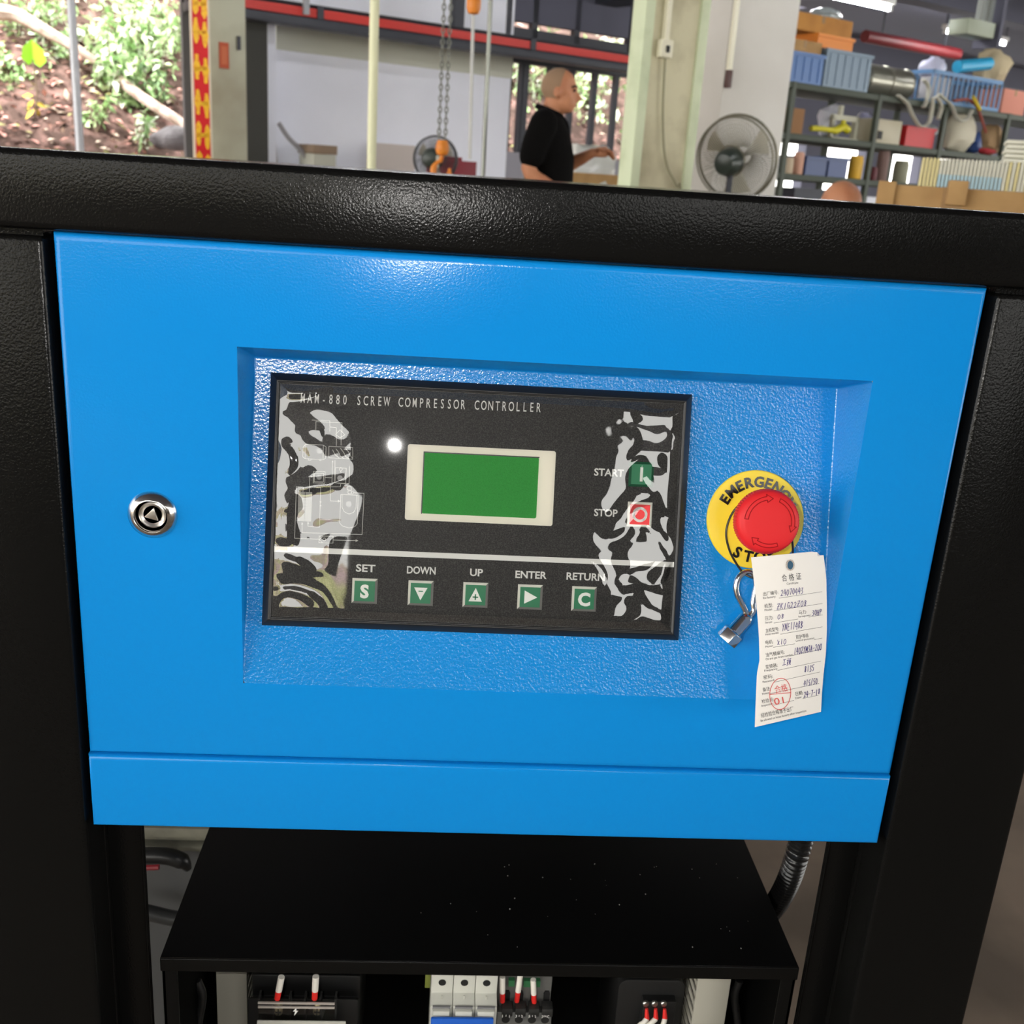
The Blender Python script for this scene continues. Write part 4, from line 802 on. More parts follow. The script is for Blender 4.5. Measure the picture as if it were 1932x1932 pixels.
# chain hoist
OR = mat('orange_paint', S(224, 134, 46), 0.4); CH = mat('chain_steel', S(128, 130, 122), 0.4, 0.6)
def chain_hook(px, y_blk0, y_blk1, r, label, hook=True, sep=0.016):
    p = rr(px, y_blk0, r); t = thing('chain_hoist', label, 'hoist', tuple(rr(px, y_blk1, r))); zt = CZ-0.02; zb = p.z
    side = Vector((-FWD.y, FWD.x, 0)).normalized()
    m = MB(); n = int((zt-zb)/0.026)
    for s_ in (-1, 1):
        for k in range(n):
            c = p+side*s_*sep; c.z = zb+0.026*k+0.013; e = side if k % 2 else FWD.cross(Vector((0, 0, 1))).cross(Vector((0, 0, 1))).normalized()
            m.tube([c+e*0.008*math.cos(q)+Vector((0, 0, 0.016*math.sin(q))) for q in [2*pi*i/8 for i in range(8)]], 0.0035, 4, closed=True)
    m.build('chain', CH, t, kind='stuff')
    q = rr(px, y_blk1, r); L = (p-q).length
    b = MB(); b.lathe([(0.004, 0), (0.026, 0.006), (0.034, L*0.3), (0.034, L*0.6), (0.026, L*0.96), (0.012, L)], q, (0, 0, 1), 18); b.build('hook_block', OR, t, smooth=True)
    if hook:
        h = MB(); c = q+Vector((0, 0, -0.075)); P = [q]+[c+side*0.042*math.cos(a)+Vector((0, 0, 0.05*math.sin(a))) for a in [math.radians(d) for d in range(80, -215, -20)]]
        h.tube(P, [0.011]*4+[0.017]*(len(P)-6)+[0.010, 0.006], 10); h.build('hook', OR, t, smooth=True)
        MB().box(-0.008, 0.008, -0.01, 0.01, -0.06, 0.0, F=lambda v_: q+side*(v_.x+0.022)+Vector((0, 0, v_.z))).build('safety_latch', STEEL, t)
chain_hook(834, 264, 294, 5.6, 'orange hook block hanging on a double chain before the white wall')
chain_hook(893, -14, 28, 5.4, 'orange hoist hook hanging high with its tip in view', hook=False)
def hang(px0, py0, px1, py1, r, rad, m_, label, sway=0.0):
    p, q = rr(px0, py0, r), rr(px1, py1, r); p.z = CZ-0.02; mid = p.lerp(q, 0.5)+Vector((sway, 0, 0))
    return tag(MB().tube(smooth_open([p, mid, q]), rad, 7).build('hanging_cable', m_, None, smooth=True), label, 'cable')
hang(913, 0, 911, 338, 6.2, 0.012, CH, 'grey pendant cable hanging before the white wall', 0.01)
hang(889, 0, 886, 300, 9.7, 0.015, mat('white_conduit', S(205, 205, 200), 0.5), 'thin white cable running down the white wall')

# ------------------------------------------------------------------ fans
def fan(px, py, r, R_, yaw, label, cagecol, back, tilt=0.0):
    c = rr(px, py, r); t = thing('pedestal_fan', label, 'fan', (c.x, c.y, 0)); d = Vector((math.sin(yaw), -math.cos(yaw), tilt)).normalized()   # d: towards the viewer side
    e = d.cross(Vector((0, 0, 1))).normalized(); g = e.cross(d)
    rg = MB()
    for rad, off, th in ((R_, 0.0, 0.008), (R_*0.98, 0.05, 0.005), (R_*0.35, 0.10, 0.004)): rg.tube([c+d*off+(e*math.cos(2*pi*k/40)+g*math.sin(2*pi*k/40))*rad for k in range(40)], th, 6, closed=True)
    rg.build('cage_rim', cagecol, t, smooth=True)
    for sgn, nm in ((1, 'rear_cage'), (-1, 'front_cage')):
        w_ = MB()
        for k in range(84):
            a = 2*pi*k/84; o = e*math.cos(a)+g*math.sin(a)
            w_.tube([c+o*0.05+d*sgn*0.09, c+o*R_*0.6+d*sgn*0.08, c+o*R_*0.93+d*sgn*0.045, c+o*R_], 0.0016, 4, caps=False)
        w_.build(nm, cagecol, t, kind='stuff')
    for k in range(3):
        a0 = 2*pi*k/3+0.5; vs = []
        for i in range(5):
            rad = R_*(0.15+0.72*i/4)
            for j, da in enumerate((-0.34, 0.0, 0.34)): a = a0+da*(0.6+0.5*i/4); vs.append(c+(e*math.cos(a)+g*math.sin(a))*rad+d*(da*0.09))
        b = MB(); b.add(vs, [(3*i+j, 3*i+j+1, 3*i+j+4, 3*i+j+3) for i in range(4) for j in range(2)]); b.build('blade', mat('fan_blade_metal', S(196, 192, 176), 0.5, 0.2), t, smooth=True)
    mo = MB(); mo.lathe([(0.02, 0.20), (0.055, 0.19), (0.075, 0.15), (0.078, 0.05), (0.05, 0.0), (0.03, -0.06)], c+d*(0.02 if back else -0.16), d, 20); mo.build('motor', mat('fan_motor_dark', S(46, 54, 48), 0.35), t, smooth=True)
    q = c+d*0.08; MB().tube([(q.x, q.y, 0.03), (q.x, q.y, c.z-0.06), q], 0.018, 10).build('stand_tube', STEELD, t, smooth=True)
    MB().lathe([(0.24, 0.0), (0.24, 0.02), (0.06, 0.045), (0.02, 0.06)], (q.x, q.y, 0), (0, 0, 1), 28).build('stand_base', STEELD, t, smooth=True)
WIREC = mat('cage_wire', S(120, 116, 100), 0.4, 0.5)
fan(1391, 298, 6.6, 0.24, -0.62, 'wire-caged pedestal fan with dark motor before the white pier', WIREC, True, -0.22)
fan(822, 300, 8.6, 0.17, -0.2, 'dark caged fan low before the white wall', mat('dark_cage_wire', S(70, 70, 72), 0.5), True)

# ------------------------------------------------------------------ column fittings
uc = bl(1257, 90, 3.78)[0]; zc = bl(1257, 92, 3.78)[1]
so = thing('socket_box', 'white power socket box on the concrete column', 'socket', tuple(hall(uc, 3.795, zc-0.04)))
hbox(MB(), uc-0.032, uc+0.032, 3.77, 3.81, zc-0.036, zc+0.036).build('box', mat('ivory_plastic', S(226, 222, 200), 0.5), so, bevel=0.004)
hbox(MB(), uc-0.008, uc+0.008, 3.762, 3.772, zc-0.016, zc+0.012).build('plug', HOLE, so, bevel=0.002)
hbox(MB(), uc-0.012, uc+0.014, 3.78, 3.81, zc+0.036, CZ).build('conduit', mat('ivory_plastic', S(226, 222, 200), 0.5), so, bevel=0.002)
P = [hall(*[bl(x, y, 3.78)[0], 3.785, bl(x, y, 3.78)[1]]) for x, y in ((1257, 100), (1254, 150), (1252, 210), (1254, 280), (1262, 320), (1278, 352), (1282, 390))]; P.append(Vector((P[-1].x, P[-1].y, 0.02)))
tag(MB().tube(smooth_open(P), 0.006, 7).build('power_cord', mat('grey_cord', S(142, 138, 112), 0.6), None, smooth=True), 'thin grey power cord hanging from the socket down the concrete column', 'cord')
us = bl(1374, 150, 5.18)[0]; zs_ = bl(1374, 150, 5.18)[1]
sw = thing('pull_switch', 'dark pull switch at the end of a white conduit on the white pier', 'switch', tuple(hall(us, 5.19, zs_-0.05)))
hbox(MB(), us-0.014, us+0.02, 5.165, 5.2, zs_-0.048, zs_+0.055).build('switch_body', mat('brown_switch', S(70, 40, 34), 0.5), sw, bevel=0.003)
hbox(MB(), us-0.012, us+0.02, 5.175, 5.2, zs_+0.055, CZ).build('conduit', mat('ivory_plastic', S(226, 222, 200), 0.5), sw, bevel=0.002)

# ------------------------------------------------------------------ goods by the far wall
CARD = mat('brown_cardboard', S(178, 142, 94), 0.85, var=(8, S(160, 124, 80), 0.4, 0.7)); TAPE = mat('packing_tape', S(150, 116, 72), 0.4)
def carton(name, label, px0, px1, pyt, v, dep, m_, zb=0.0, flaps=False, tape=True, cat='box', group=None, slope=0):
    a, b = bl(px0, pyt, v), bl(px1, pyt+slope, v); zt = a[1]; t = thing(name, label, cat, tuple(hall((a[0]+b[0])/2, v+dep/2, zb)), BA, group)
    hbox(MB(), a[0], b[0], v, v+dep, zb, zt).build('carton_body', m_, t, bevel=0.004)
    um_ = (a[0]+b[0])/2
    if tape: hbox(MB(), um_-0.025, um_+0.025, v-0.001, v+dep*0.98, max(zb, zt-0.10), zt+0.001).build('tape_strip', TAPE, t)
    if flaps:
        for s_ in (0, 1):
            q = MB(); vv = v if s_ == 0 else v+dep; dv = -0.05 if s_ == 0 else 0.05
            q.add([hall(a[0], vv, zt), hall(b[0], vv, zt), hall(b[0], vv+dv, zt+0.07), hall(a[0], vv+dv, zt+0.07), hall(a[0], vv+0.004, zt), hall(b[0], vv+0.004, zt), hall(b[0], vv+dv+0.004, zt+0.07), hall(a[0], vv+dv+0.004, zt+0.07)], [(0, 1, 2, 3), (4, 7, 6, 5), (0, 4, 5, 1), (1, 5, 6, 2), (2, 6, 7, 3), (3, 7, 4, 0)]); q.build('carton_flap', m_, t)
    return t, a, b, zt
carton('crate', 'pale crate with brown lid standing against the white wall', 592, 634, 290, 9.4, 0.35, mat('pale_crate', S(178, 178, 164), 0.7), tape=False)
u_ = bl(613, 280, 9.4); hbox(MB(), bl(592, 280, 9.4)[0]-0.01, bl(634, 280, 9.4)[0]+0.01, 9.39, 9.76, bl(600, 290, 9.4)[1], bl(600, 273, 9.4)[1]).build('lid', mat('brown_lid', S(132, 112, 92), 0.7), [o for o in bpy.data.objects if o.name.startswith('crate')][0], bevel=0.004)
tag(hbox(MB(), bl(704, 300, 9.9)[0], bl(779, 300, 9.9)[0], 9.86, 9.9, 0.0, bl(740, 272, 9.9)[1]).build('plywood_sheet', mat('pale_plywood', S(196, 186, 180), 0.7)), 'pale plywood sheet leaning on the white wall behind the dark fan', 'board')
t, a, b, zt = carton('red_toolbox', 'dark red steel toolbox standing beside the dark fan', 836, 900, 301, 8.3, 0.3, mat('dark_red_steel', S(128, 28, 40), 0.5), tape=False, cat='toolbox')
hbox(MB(), a[0]+0.03, b[0]-0.12, 8.35, 8.5, zt, zt+0.03).build('toolbox_handle', mat('dark_red_steel', S(128, 28, 40), 0.5), t, bevel=0.004)
p0_, p1_ = hall(bl(533, 252, 9.7)[0], 9.7, 0.0), hall(bl(531, 252, 9.7)[0], 9.9, bl(531, 252, 9.7)[1])
tag(MB().tube([p0_, p1_], 0.02, 8).build('leaning_bar', mat('brown_bar', S(112, 98, 90), 0.7), None, smooth=True), 'thin brown bar leaning in the corner of the white wall', 'bar')
P = [hall(bl(x, y, 9.6)[0], 9.62, bl(x, y, 9.6)[1]) for x, y in ((527, 232), (546, 260), (566, 280), (578, 296), (584, 320))]; P.append(Vector((P[-1].x, P[-1].y, 0.02)))
tag(MB().tube(smooth_open(P), 0.022, 8).build('grey_hose', mat('grey_hose', S(150, 148, 152), 0.6), None, smooth=True), 'grey hose sagging along the foot of the white wall', 'hose')
# wrapped goods in front of the standing man
t, a, b, zt = carton('wrapped_crate', 'cardboard crate of goods wrapped in clear plastic before the man', 1084, 1176, 325, 5.75, 0.5, CARD, tape=False, slope=12, cat='crate')
m = MB(); NXp = 16; zt2 = bl(1120, 272, 5.75)[1]
for (v_, sgn) in ((5.73, 1),):
    c0 = hall((a[0]+b[0])/2, 6.0, 0)
    for j in range(13):
        for i in range(25):
            th = 2*pi*i/24; k = j/12; rx = (b[0]-a[0])/2*(1.04-0.25*k*k); ry = 0.27*(1.0-0.3*k*k); sq = 1/max(abs(math.cos(th)), abs(math.sin(th)))**0.75
            p = hall((a[0]+b[0])/2+rx*math.cos(th)*sq*0.92, 6.0+ry*math.sin(th)*sq*0.92, zt-0.12+(zt2-zt+0.12)*k); p += (p-Vector((c0.x, c0.y, p.z)))*0.16*noise.noise(p*14)+Vector((0, 0, 0.05*noise.noise(p*9)*k)); m.v.append(p)
for j in range(12):
    for i in range(24): k = j*25+i; m.f.append((k, k+1, k+26, k+25)); m.mi.append(0)
m.f.append(tuple(12*25+i for i in range(24))); m.mi.append(0)
m.build('plastic_wrap', mat('cloudy_plastic_wrap', S(222, 224, 218), 0.22, alpha=0.82), t, smooth=True)
tg2 = None
# ================================================================== shelving on the right
SG = mat('dark_green_shelf_steel', S(62, 70, 58), 0.55); vS = 5.8; dS = 0.5
uS0, uS1 = bl(1480, 150, vS)[0], 10.2; LV = [bl(1485, 152, vS)[1], bl(1485, 250, vS)[1], bl(1485, 327, vS)[1], 0.80, 0.35]
sh_ = thing('storage_rack', 'dark green steel storage rack crowded with bins and boxes', 'shelf', tuple(hall((uS0+uS1)/2, vS+dS/2, 0)), BA)
for z in LV: hbox(MB(), uS0, uS1, vS, vS+dS, z-0.045, z).build('shelf_board', SG, sh_, bevel=0.004)
for px in (1487, 1651, 1779, 1899):
    u = bl(px, 250, vS)[0]
    for v in (vS-0.006, vS+dS-0.03): hbox(MB(), u-0.02, u+0.02, v, v+0.036, 0, LV[0]+0.002).build('upright', SG, sh_)
u = uS1-0.02
for v in (vS-0.006, vS+dS-0.03): hbox(MB(), u-0.02, u+0.02, v, v+0.036, 0, LV[0]+0.002).build('upright', SG, sh_)
TBL = mat('translucent_blue_bin', S(74, 112, 168), 0.35); TBG = mat('blue_grey_bin', S(120, 140, 158), 0.4); DBL = mat('dark_blue_bin', S(38, 62, 112), 0.4)
def U(px, py, v): return bl(px, py, v)
def bin_(name, label, px0, px1, pyt, lv, m_, v=vS+0.03, dep=0.38, zb=None, cat='bin', group=None, lip=True, open_=True):
    zb = LV[lv] if zb is None else zb; a, b = bl(px0, pyt, v)[0], bl(px1, pyt, v)[0]; zt = bl((px0+px1)/2, pyt, v)[1]
    t = thing(name, label, cat, tuple(hall((a+b)/2, v+dep/2, zb)), BA, group); m = MB(); k = 0.012; w_ = 0.006
    hbox(m, a+k, b-k, v+k, v+dep-k, zb+0.001, zb+w_)
    for (p, q, r_, s_) in ((a, b, v, v+w_), (a, b, v+dep-w_, v+dep), (a, a+w_, v+w_, v+dep-w_), (b-w_, b, v+w_, v+dep-w_)): hbox(m, p, q, r_, s_, zb, zt)
    m.build('bin_shell', m_, t)
    if lip:
        l = MB(); e = 0.01
        for (p, q, r_, s_) in ((a-e, b+e, v-e, v), (a-e, b+e, v+dep, v+dep+e), (a-e, a, v, v+dep), (b, b+e, v, v+dep)): hbox(l, p, q, r_, s_, zt-0.022, zt)
        l.build('bin_rim', m_, t)
    return t, a, b, zb, zt, v, dep
t, a, b, zb, ztA, v, dep = bin_('plastic_bin', 'deep blue translucent bin holding a carton on the top shelf', 1483, 1557, 99, 0, TBL, cat='bin')
for k in range(5): q = a+(b-a)*(k+0.5)/5; hbox(MB(), q-0.006, q+0.006, v-0.006, v, zb+0.02, ztA-0.03).build('bin_rib', TBL, t)
t, a, b, zb, ztB, v, dep = bin_('plastic_bin', 'grey-blue translucent bin beside the deep blue one on the top shelf', 1561, 1648, 98, 0, TBG)
for k in range(6): q = a+(b-a)*(k+0.5)/6; hbox(MB(), q-0.005, q+0.005, v-0.006, v, zb+0.02, ztB-0.03).build('bin_rib', TBG, t)
def carton2(label, px0, px1, pyt, zb, m_, v, dep, name='carton', cat='box', tape=True):
    a, b = bl(px0, pyt, v)[0], bl(px1, pyt, v)[0]; zt = bl((px0+px1)/2, pyt, v)[1]; t = thing(name, label, cat, tuple(hall((a+b)/2, v+dep/2, zb)), BA)
    hbox(MB(), a, b, v, v+dep, zb, max(zt, zb+0.02)).build('carton_body', m_, t, bevel=0.004); um_ = (a+b)/2
    if tape: hbox(MB(), um_-0.015, um_+0.015, v-0.0015, v+dep, zt-0.05, zt+0.0012).build('tape_strip', TAPE, t)
    return t, a, b, zb, zt
carton2('tan carton lying inside the deep blue bin', 1487, 1553, 76, ztA-0.03, CARD, vS+0.05, 0.30)
ORB = mat('orange_bin', S(222, 132, 40), 0.45)
bin_('orange_bin', 'orange plastic tray under the big tan carton on the top shelf', 1544, 1612, 68, 0, ORB, v=vS+0.07, dep=0.32, zb=ztB+0.002, lip=True)
carton2('big tan open carton at the very top of the rack', 1496, 1612, 30, bl(1580, 68, vS+0.07)[1]+0.002, mat('orange_brown_card', S(190, 134, 66), 0.8, var=(6, S(170, 116, 56), 0.4, 0.7)), vS+0.10, 0.28)
# crumpled packing on the top carton
def lump(name, label, cat, px, py, v, sx, sy, sz, m_, zb=None, amp=0.35, fr=9.0, seg=16, grp=None):
    u, z = bl(px, py, v); zc = z if zb is None else zb+sz*0.92; c = hall(u, v, zc); m = MB(); m.sphere((0, 0, 0), 1.0, seg, 10)
    for i, p in enumerate(m.v):
        f = 1+amp*noise.noise(p*1.7+Vector((px*0.1, py*0.1, 0)))+0.3*amp*noise.noise(p*fr*0.5); p = p*f; p.z = max(p.z, -0.92)
        m.v[i] = c+AU*p.x*sx+AV*p.y*sy+Vector((0, 0, p.z*sz))
    return tag(m.build(name, m_, None, smooth=True), label, cat, grp)
CLEARB = mat('crumpled_clear_bag', S(176, 186, 188), 0.25)
lump('packing_film', 'crumpled clear film lying on the big tan carton', 'film', 1560, 18, vS+0.22, 0.13, 0.1, 0.04, CLEARB, zb=bl(1554, 30, vS+0.1)[1])
# grey metal canister lying on its side
v = vS+0.06; a, b = bl(1652, 140, v)[0], bl(1738, 140, v)[0]; zt = bl(1690, 122, v)[1]; R_ = (zt-LV[0])/2; c0 = hall(a, v+0.15, LV[0]+R_); c1 = hall(b, v+0.15, LV[0]+R_)
t = thing('metal_canister', 'shiny grey metal canister lying on the top shelf', 'canister', tuple(hall((a+b)/2, v+0.15, LV[0])))
MB().lathe([(R_*0.9, 0), (R_, 0.01), (R_, (c1-c0).length-0.01), (R_*0.9, (c1-c0).length)], c0, c1-c0, 28).build('canister_body', mat('grey_metal', S(150, 148, 136), 0.3, 0.7), t, smooth=True)
for f in (0.02, 0.5, 0.97): q = c0.lerp(c1, f); MB().tube([q+AV*R_*1.02*math.cos(2*pi*k/28)+Vector((0, 0, R_*1.0*math.sin(2*pi*k/28))) for k in range(28)], 0.006, 6, closed=True).build('canister_hoop', mat('grey_metal', S(150, 148, 136), 0.3, 0.7), t, smooth=True)
# slatted blue basket
BB = mat('steel_blue_crate', S(86, 128, 170), 0.45)
v = vS+0.02; dep = 0.36; a, b = bl(1757, 160, v)[0], bl(1893, 160, v)[0]; zb = LV[0]; zt = bl(1830, 142, v)[1]
t = thing('slatted_basket', 'blue slatted plastic basket on the top shelf', 'basket', tuple(hall((a+b)/2, v+dep/2, zb)), BA)
for z0_, z1_ in ((zb, zb+0.03), (zt-0.03, zt)):
    m = MB()
    for (p, q, r_, s_) in ((a, b, v, v+0.012), (a, b, v+dep-0.012, v+dep), (a, a+0.012, v, v+dep), (b-0.012, b, v, v+dep)): hbox(m, p, q, r_, s_, z0_, z1_)
    m.build('basket_rail', BB, t)
hbox(MB(), a, b, v, v+dep, zb, zb+0.006).build('basket_floor', BB, t)
for k in range(15):
    q = a+(b-a-0.014)*k/14
    for r_ in (v+0.001, v+dep-0.011): hbox(MB(), q, q+0.014, r_, r_+0.010, zb+0.03, zt-0.03).build('slat', BB, t)
carton2('small white printed carton at the corner of the blue basket', 1764, 1796, 146, LV[0]+0.007, mat('white_card', S(196, 194, 196), 0.7), vS+0.045, 0.14, tape=False)
m = MB(); p0_, p1_ = hp(1806, 126, vS+0.12), hp(1866, 120, vS+0.14); m.lathe([(0.035, 0), (0.05, 0.0), (0.05, (p1_-p0_).length), (0.04, (p1_-p0_).length), (0.038, (p1_-p0_).length-0.05)], p0_, p1_-p0_, 20)
tag(m.build('turquoise_roll', mat('turquoise_film', S(44, 158, 200), 0.35), None, smooth=True), 'turquoise film roll lying across the blue basket', 'roll')
lump('cloth_sack', 'beige bulging sack piled behind the turquoise roll', 'sack', 1872, 130, vS+0.26, 0.19, 0.12, 0.16, mat('beige_cloth', S(172, 158, 128), 0.9))
lump('clear_bag', 'crumpled clear bag beside the blue basket', 'bag', 1757, 128, vS+0.16, 0.10, 0.1, 0.09, mat('lilac_clear_bag', S(190, 192, 214), 0.3))
t, *_ = carton2('pink carton at the end of the top shelf', 1896, 1940, 170, LV[0], mat('pink_card', S(196, 130, 112), 0.8), vS+0.03, 0.25)
# white foam straps hanging from the top shelf
STR = mat('white_foam_strap', S(206, 204, 190), 0.7)
for pts, lab in (([(1742, 150), (1752, 165), (1748, 190), (1742, 203)], 'short white foam strap hanging from the canister'), ([(1694, 180), (1712, 196), (1722, 218), (1736, 238), (1752, 232), (1758, 205), (1760, 184)], 'long white foam strap looped below the top shelf'), ([(1766, 182), (1776, 200), (1770, 225)], 'thin white strap hanging beside the rack upright'), ([(1772, 178), (1795, 200), (1806, 225), (1822, 226), (1834, 208)], 'white strap sagging over the white sack')):
    P = [hp(x, y, vS-0.03) for x, y in pts]; m = MB(); m.tube(smooth_open(P), 0.022, 8, flat=AV, sx=0.45); tag(m.build('foam_strap', STR, None, smooth=True), lab, 'strap')
tag(MB().tube(smooth_open([hp(x, y, vS-0.02) for x, y in ((1800, 190), (1825, 188), (1842, 200), (1852, 225), (1860, 250))]), 0.012, 7).build('red_cable', mat('brick_red_cable', S(140, 66, 52), 0.6), None, smooth=True), 'brick red cable trailing from the blue basket', 'cable')
tag(MB().tube(smooth_open([hp(x, y, vS-0.05) for x, y in ((1836, 182), (1843, 196), (1849, 207))]), 0.014, 7).build('yellow_strap', mat('yellow_strap', S(206, 178, 40), 0.5), None, smooth=True), 'short yellow strap hanging from the blue basket', 'strap')
# second level
carton2('plain brown carton at the end of the middle shelf', 1470, 1520, 203, LV[1], mat('dark_card', S(142, 104, 70), 0.85), vS+0.03, 0.3)
YT = mat('yellow_tool', S(206, 196, 40), 0.45)
t = thing('yellow_grip', 'yellow hand tool lying on the middle shelf', 'tool', tuple(hp(1565, 248, vS+0.05))); P = [hp(x, y, vS+0.05) for x, y in ((1530, 242), (1550, 243), (1575, 246), (1590, 240), (1600, 246))]
MB().tube(smooth_open(P), [0.02]*8+[0.03]*9, 9).build('tool_body', YT, t, smooth=True); MB().tube([P[3], P[3]+Vector((0, 0, 0.05))], 0.02, 8).build('tool_jaw', YT, t, smooth=True)
# white stand frame
t = thing('small_press', 'white small bench press frame on the middle shelf', 'press', tuple(hp(1597, 246, vS+0.12)), BA); WM = mat('off_white_metal', S(190, 188, 168), 0.5); v = vS+0.12
a, b = bl(1572, 220, v)[0], bl(1622, 220, v)[0]
for q in (a, b-0.03): hbox(MB(), q, q+0.03, v, v+0.03, LV[1], LV[1]+0.17).build('press_leg', WM, t)
hbox(MB(), a, b, v, v+0.03, LV[1]+0.14, LV[1]+0.18).build('press_beam', WM, t); hbox(MB(), a, b, v-0.02, v+0.1, LV[1], LV[1]+0.015).build('press_base', WM, t); q = (a+b)/2; MB().cyl(hall(q-0.06, v+0.015, LV[1]+0.18), hall(q-0.06, v+0.015, LV[1]+0.25), 0.022, 12).build('press_screw', WM, t, smooth=True)
lump('white_bag', 'white crumpled bag behind the small press', 'bag', 1568, 215, vS+0.36, 0.11, 0.08, 0.14, mat('white_plastic_bag', S(208, 208, 218), 0.4), zb=LV[1])
lump('lilac_bag', 'pale lilac bag at the back of the middle shelf', 'bag', 1632, 215, vS+0.38, 0.12, 0.08, 0.13, mat('pale_lilac_bag', S(182, 182, 214), 0.4), zb=LV[1])
t, a, b, zb, zt = carton2('beige electrical housing with a square opening on the middle shelf', 1649, 1704, 226, LV[1], mat('beige_housing', S(184, 176, 152), 0.5), vS+0.04, 0.22, name='beige_housing', cat='housing', tape=False)
hbox(MB(), a+0.07, a+0.12, vS+0.032, vS+0.041, zb+0.03, zb+0.09).build('square_opening', HOLE, t)
t, a, b, zb, zt, v, dep = bin_('red_crate', 'bright red plastic crate on the middle shelf', 1712, 1766, 240, 1, mat('red_crate', S(186, 32, 38), 0.45), dep=0.3)
lump('clear_pouch', 'clear pouch with a green mark lying in the red crate', 'bag', 1750, 240, vS+0.18, 0.10, 0.09, 0.05, CLEARB, zb=zb+0.10)
WS = mat('woven_white_sack', S(198, 192, 172), 0.85)
lump('woven_sack', 'off-white woven sack slumped on the middle shelf', 'sack', 1808, 245, vS+0.14, 0.18, 0.12, 0.17, WS, zb=LV[1], amp=0.3)
lump('blue_bundle', 'dark blue bundle between the white sack and the brown bag', 'bundle', 1836, 262, vS+0.1, 0.07, 0.08, 0.10, DBL, zb=LV[1])
lump('brown_bag', 'brown paper bag leaning at the rack upright', 'bag', 1868, 255, vS+0.15, 0.15, 0.1, 0.13, mat('kraft_bag', S(150, 122, 88), 0.85), zb=LV[1])
lump('red_rag', 'dark red rag on the middle shelf edge', 'rag', 1862, 278, vS+0.02, 0.1, 0.05, 0.03, mat('dark_red_rag', S(150, 34, 40), 0.85), zb=LV[1])
# third level
v = vS+0.05
def can(label, px, pyt, lv, wpx, m_, name='can', cat='can', cap=None, v=vS+0.08):
    u, zt = bl(px, pyt, v); R_ = wpx/2/2062*math.hypot(u, v); t = thing(name, label, cat, tuple(hall(u, v, LV[lv]))); H = zt-LV[lv]
    MB().lathe([(R_*0.95, 0), (R_, 0.006), (R_, H-0.02), (R_*0.9, H-0.006), (R_*0.9, H)], hall(u, v, LV[lv]), (0, 0, 1), 20).build('can_body', m_, t, smooth=True)
    MB().lathe([(R_*0.92, 0), (R_*0.92, 0.008), (R_*0.8, 0.012)], hall(u, v, LV[lv]+H), (0, 0, 1), 20).build('can_lid', cap or m_, t, smooth=True)
can('pink cylinder standing on the lower shelf beside dark blue bins', 1509, 290, 2, 19, mat('pink_cylinder', S(206, 158, 136), 0.6))
bin_('dark_bin', 'dark blue bin beside the pink cylinder on the lower shelf', 1523, 1562, 296, 2, DBL, dep=0.3)
bin_('dark_bin', 'navy bin beside the yellow cup on the lower shelf', 1566, 1602, 297, 2, mat('navy_bin', S(44, 66, 118), 0.4), dep=0.3)
can('yellow cup on the lower shelf', 1617, 297, 2, 25, mat('yellow_cup', S(220, 172, 54), 0.45), name='yellow_cup', cat='cup')
can('dusky pink tall cylinder on the lower shelf', 1669, 287, 2, 21, mat('dusky_cylinder', S(124, 100, 94), 0.7))
can('grey-green tin on the lower shelf before the bright window', 1702, 306, 2, 27, mat('grey_green_tin', S(140, 140, 118), 0.5), name='tin', cat='tin')
can('dark red tin on the lower shelf', 1648, 318, 2, 16, mat('dark_red_tin', S(92, 30, 40), 0.5), name='tin', cat='tin')
can('white jar at the end of the lower shelf', 1470+20, 300, 2, 16, mat('cream_jar', S(196, 176, 150), 0.6), name='jar', cat='jar')
bin_('dark_bin', 'black bin low on the rack behind the seated man', 1500, 1556, 356, 3, mat('black_bin', S(30, 34, 48), 0.5), dep=0.34)

# ------------------------------------------------------------------ goods at the right in front of the rack
def frame_at(px, py, r, turn=0.0):          # a place r metres away: origin on the floor, axes to the right and away
    p = rr(px, py, r); d = Vector((p.x-CAM.x, p.y-CAM.y, 0)).normalized(); d = Matrix.Rotation(turn, 3, 'Z') @ d; e = Vector((d.y, -d.x, 0)); o = Vector((p.x, p.y, 0))
    F = lambda q: o+e*q.x+d*q.y+Vector((0, 0, q.z))
    def uz(px_, py_, y=0.0): dd = ray(px_, py_); s_ = ((o-Vector((CAM.x, CAM.y, 0))).dot(d)+y)/Vector((dd.x, dd.y, 0)).dot(d); P = CAM+dd*s_; return (P-o).dot(e), P.z
    return o, F, uz
o_, F_, uz = frame_at(1660, 345, 3.6, -0.02)
x1_ = uz(2010, 370)[0]; zt = uz(1660, 346)[1]
t = thing('large_carton', 'large tan cardboard carton before the pleated filter packs', 'box', tuple(F_(Vector((x1_/2, 0.25, 0)))))
MB().box(0, x1_, 0, 0.5, 0, zt, F=F_).build('carton_body', CARD, t, bevel=0.004)
xt = uz(1800, 360)[0]; MB().box(xt-0.03, xt+0.03, -0.0012, 0.5, zt-0.12, zt+0.0012, F=F_).build('tape_strip', TAPE, t)
a, b = uz(1658, 345)[0], uz(1692, 345)[0]; MB().box(a, b, -0.012, 0.0, zt-0.12, zt+0.008, F=F_).build('carton_flap', CARD, t, bevel=0.002)
a, b = uz(1790, 345)[0], uz(1828, 345)[0]; MB().box(a, b, -0.03, 0.05, zt-0.05, zt+0.022, F=F_).build('folded_flap', CARD, t, bevel=0.004)
FW = [mat('filter_white', S(222, 220, 204), 0.7), mat('filter_yellow', S(226, 214, 158), 0.7), mat('filter_blue', S(176, 206, 218), 0.7)]
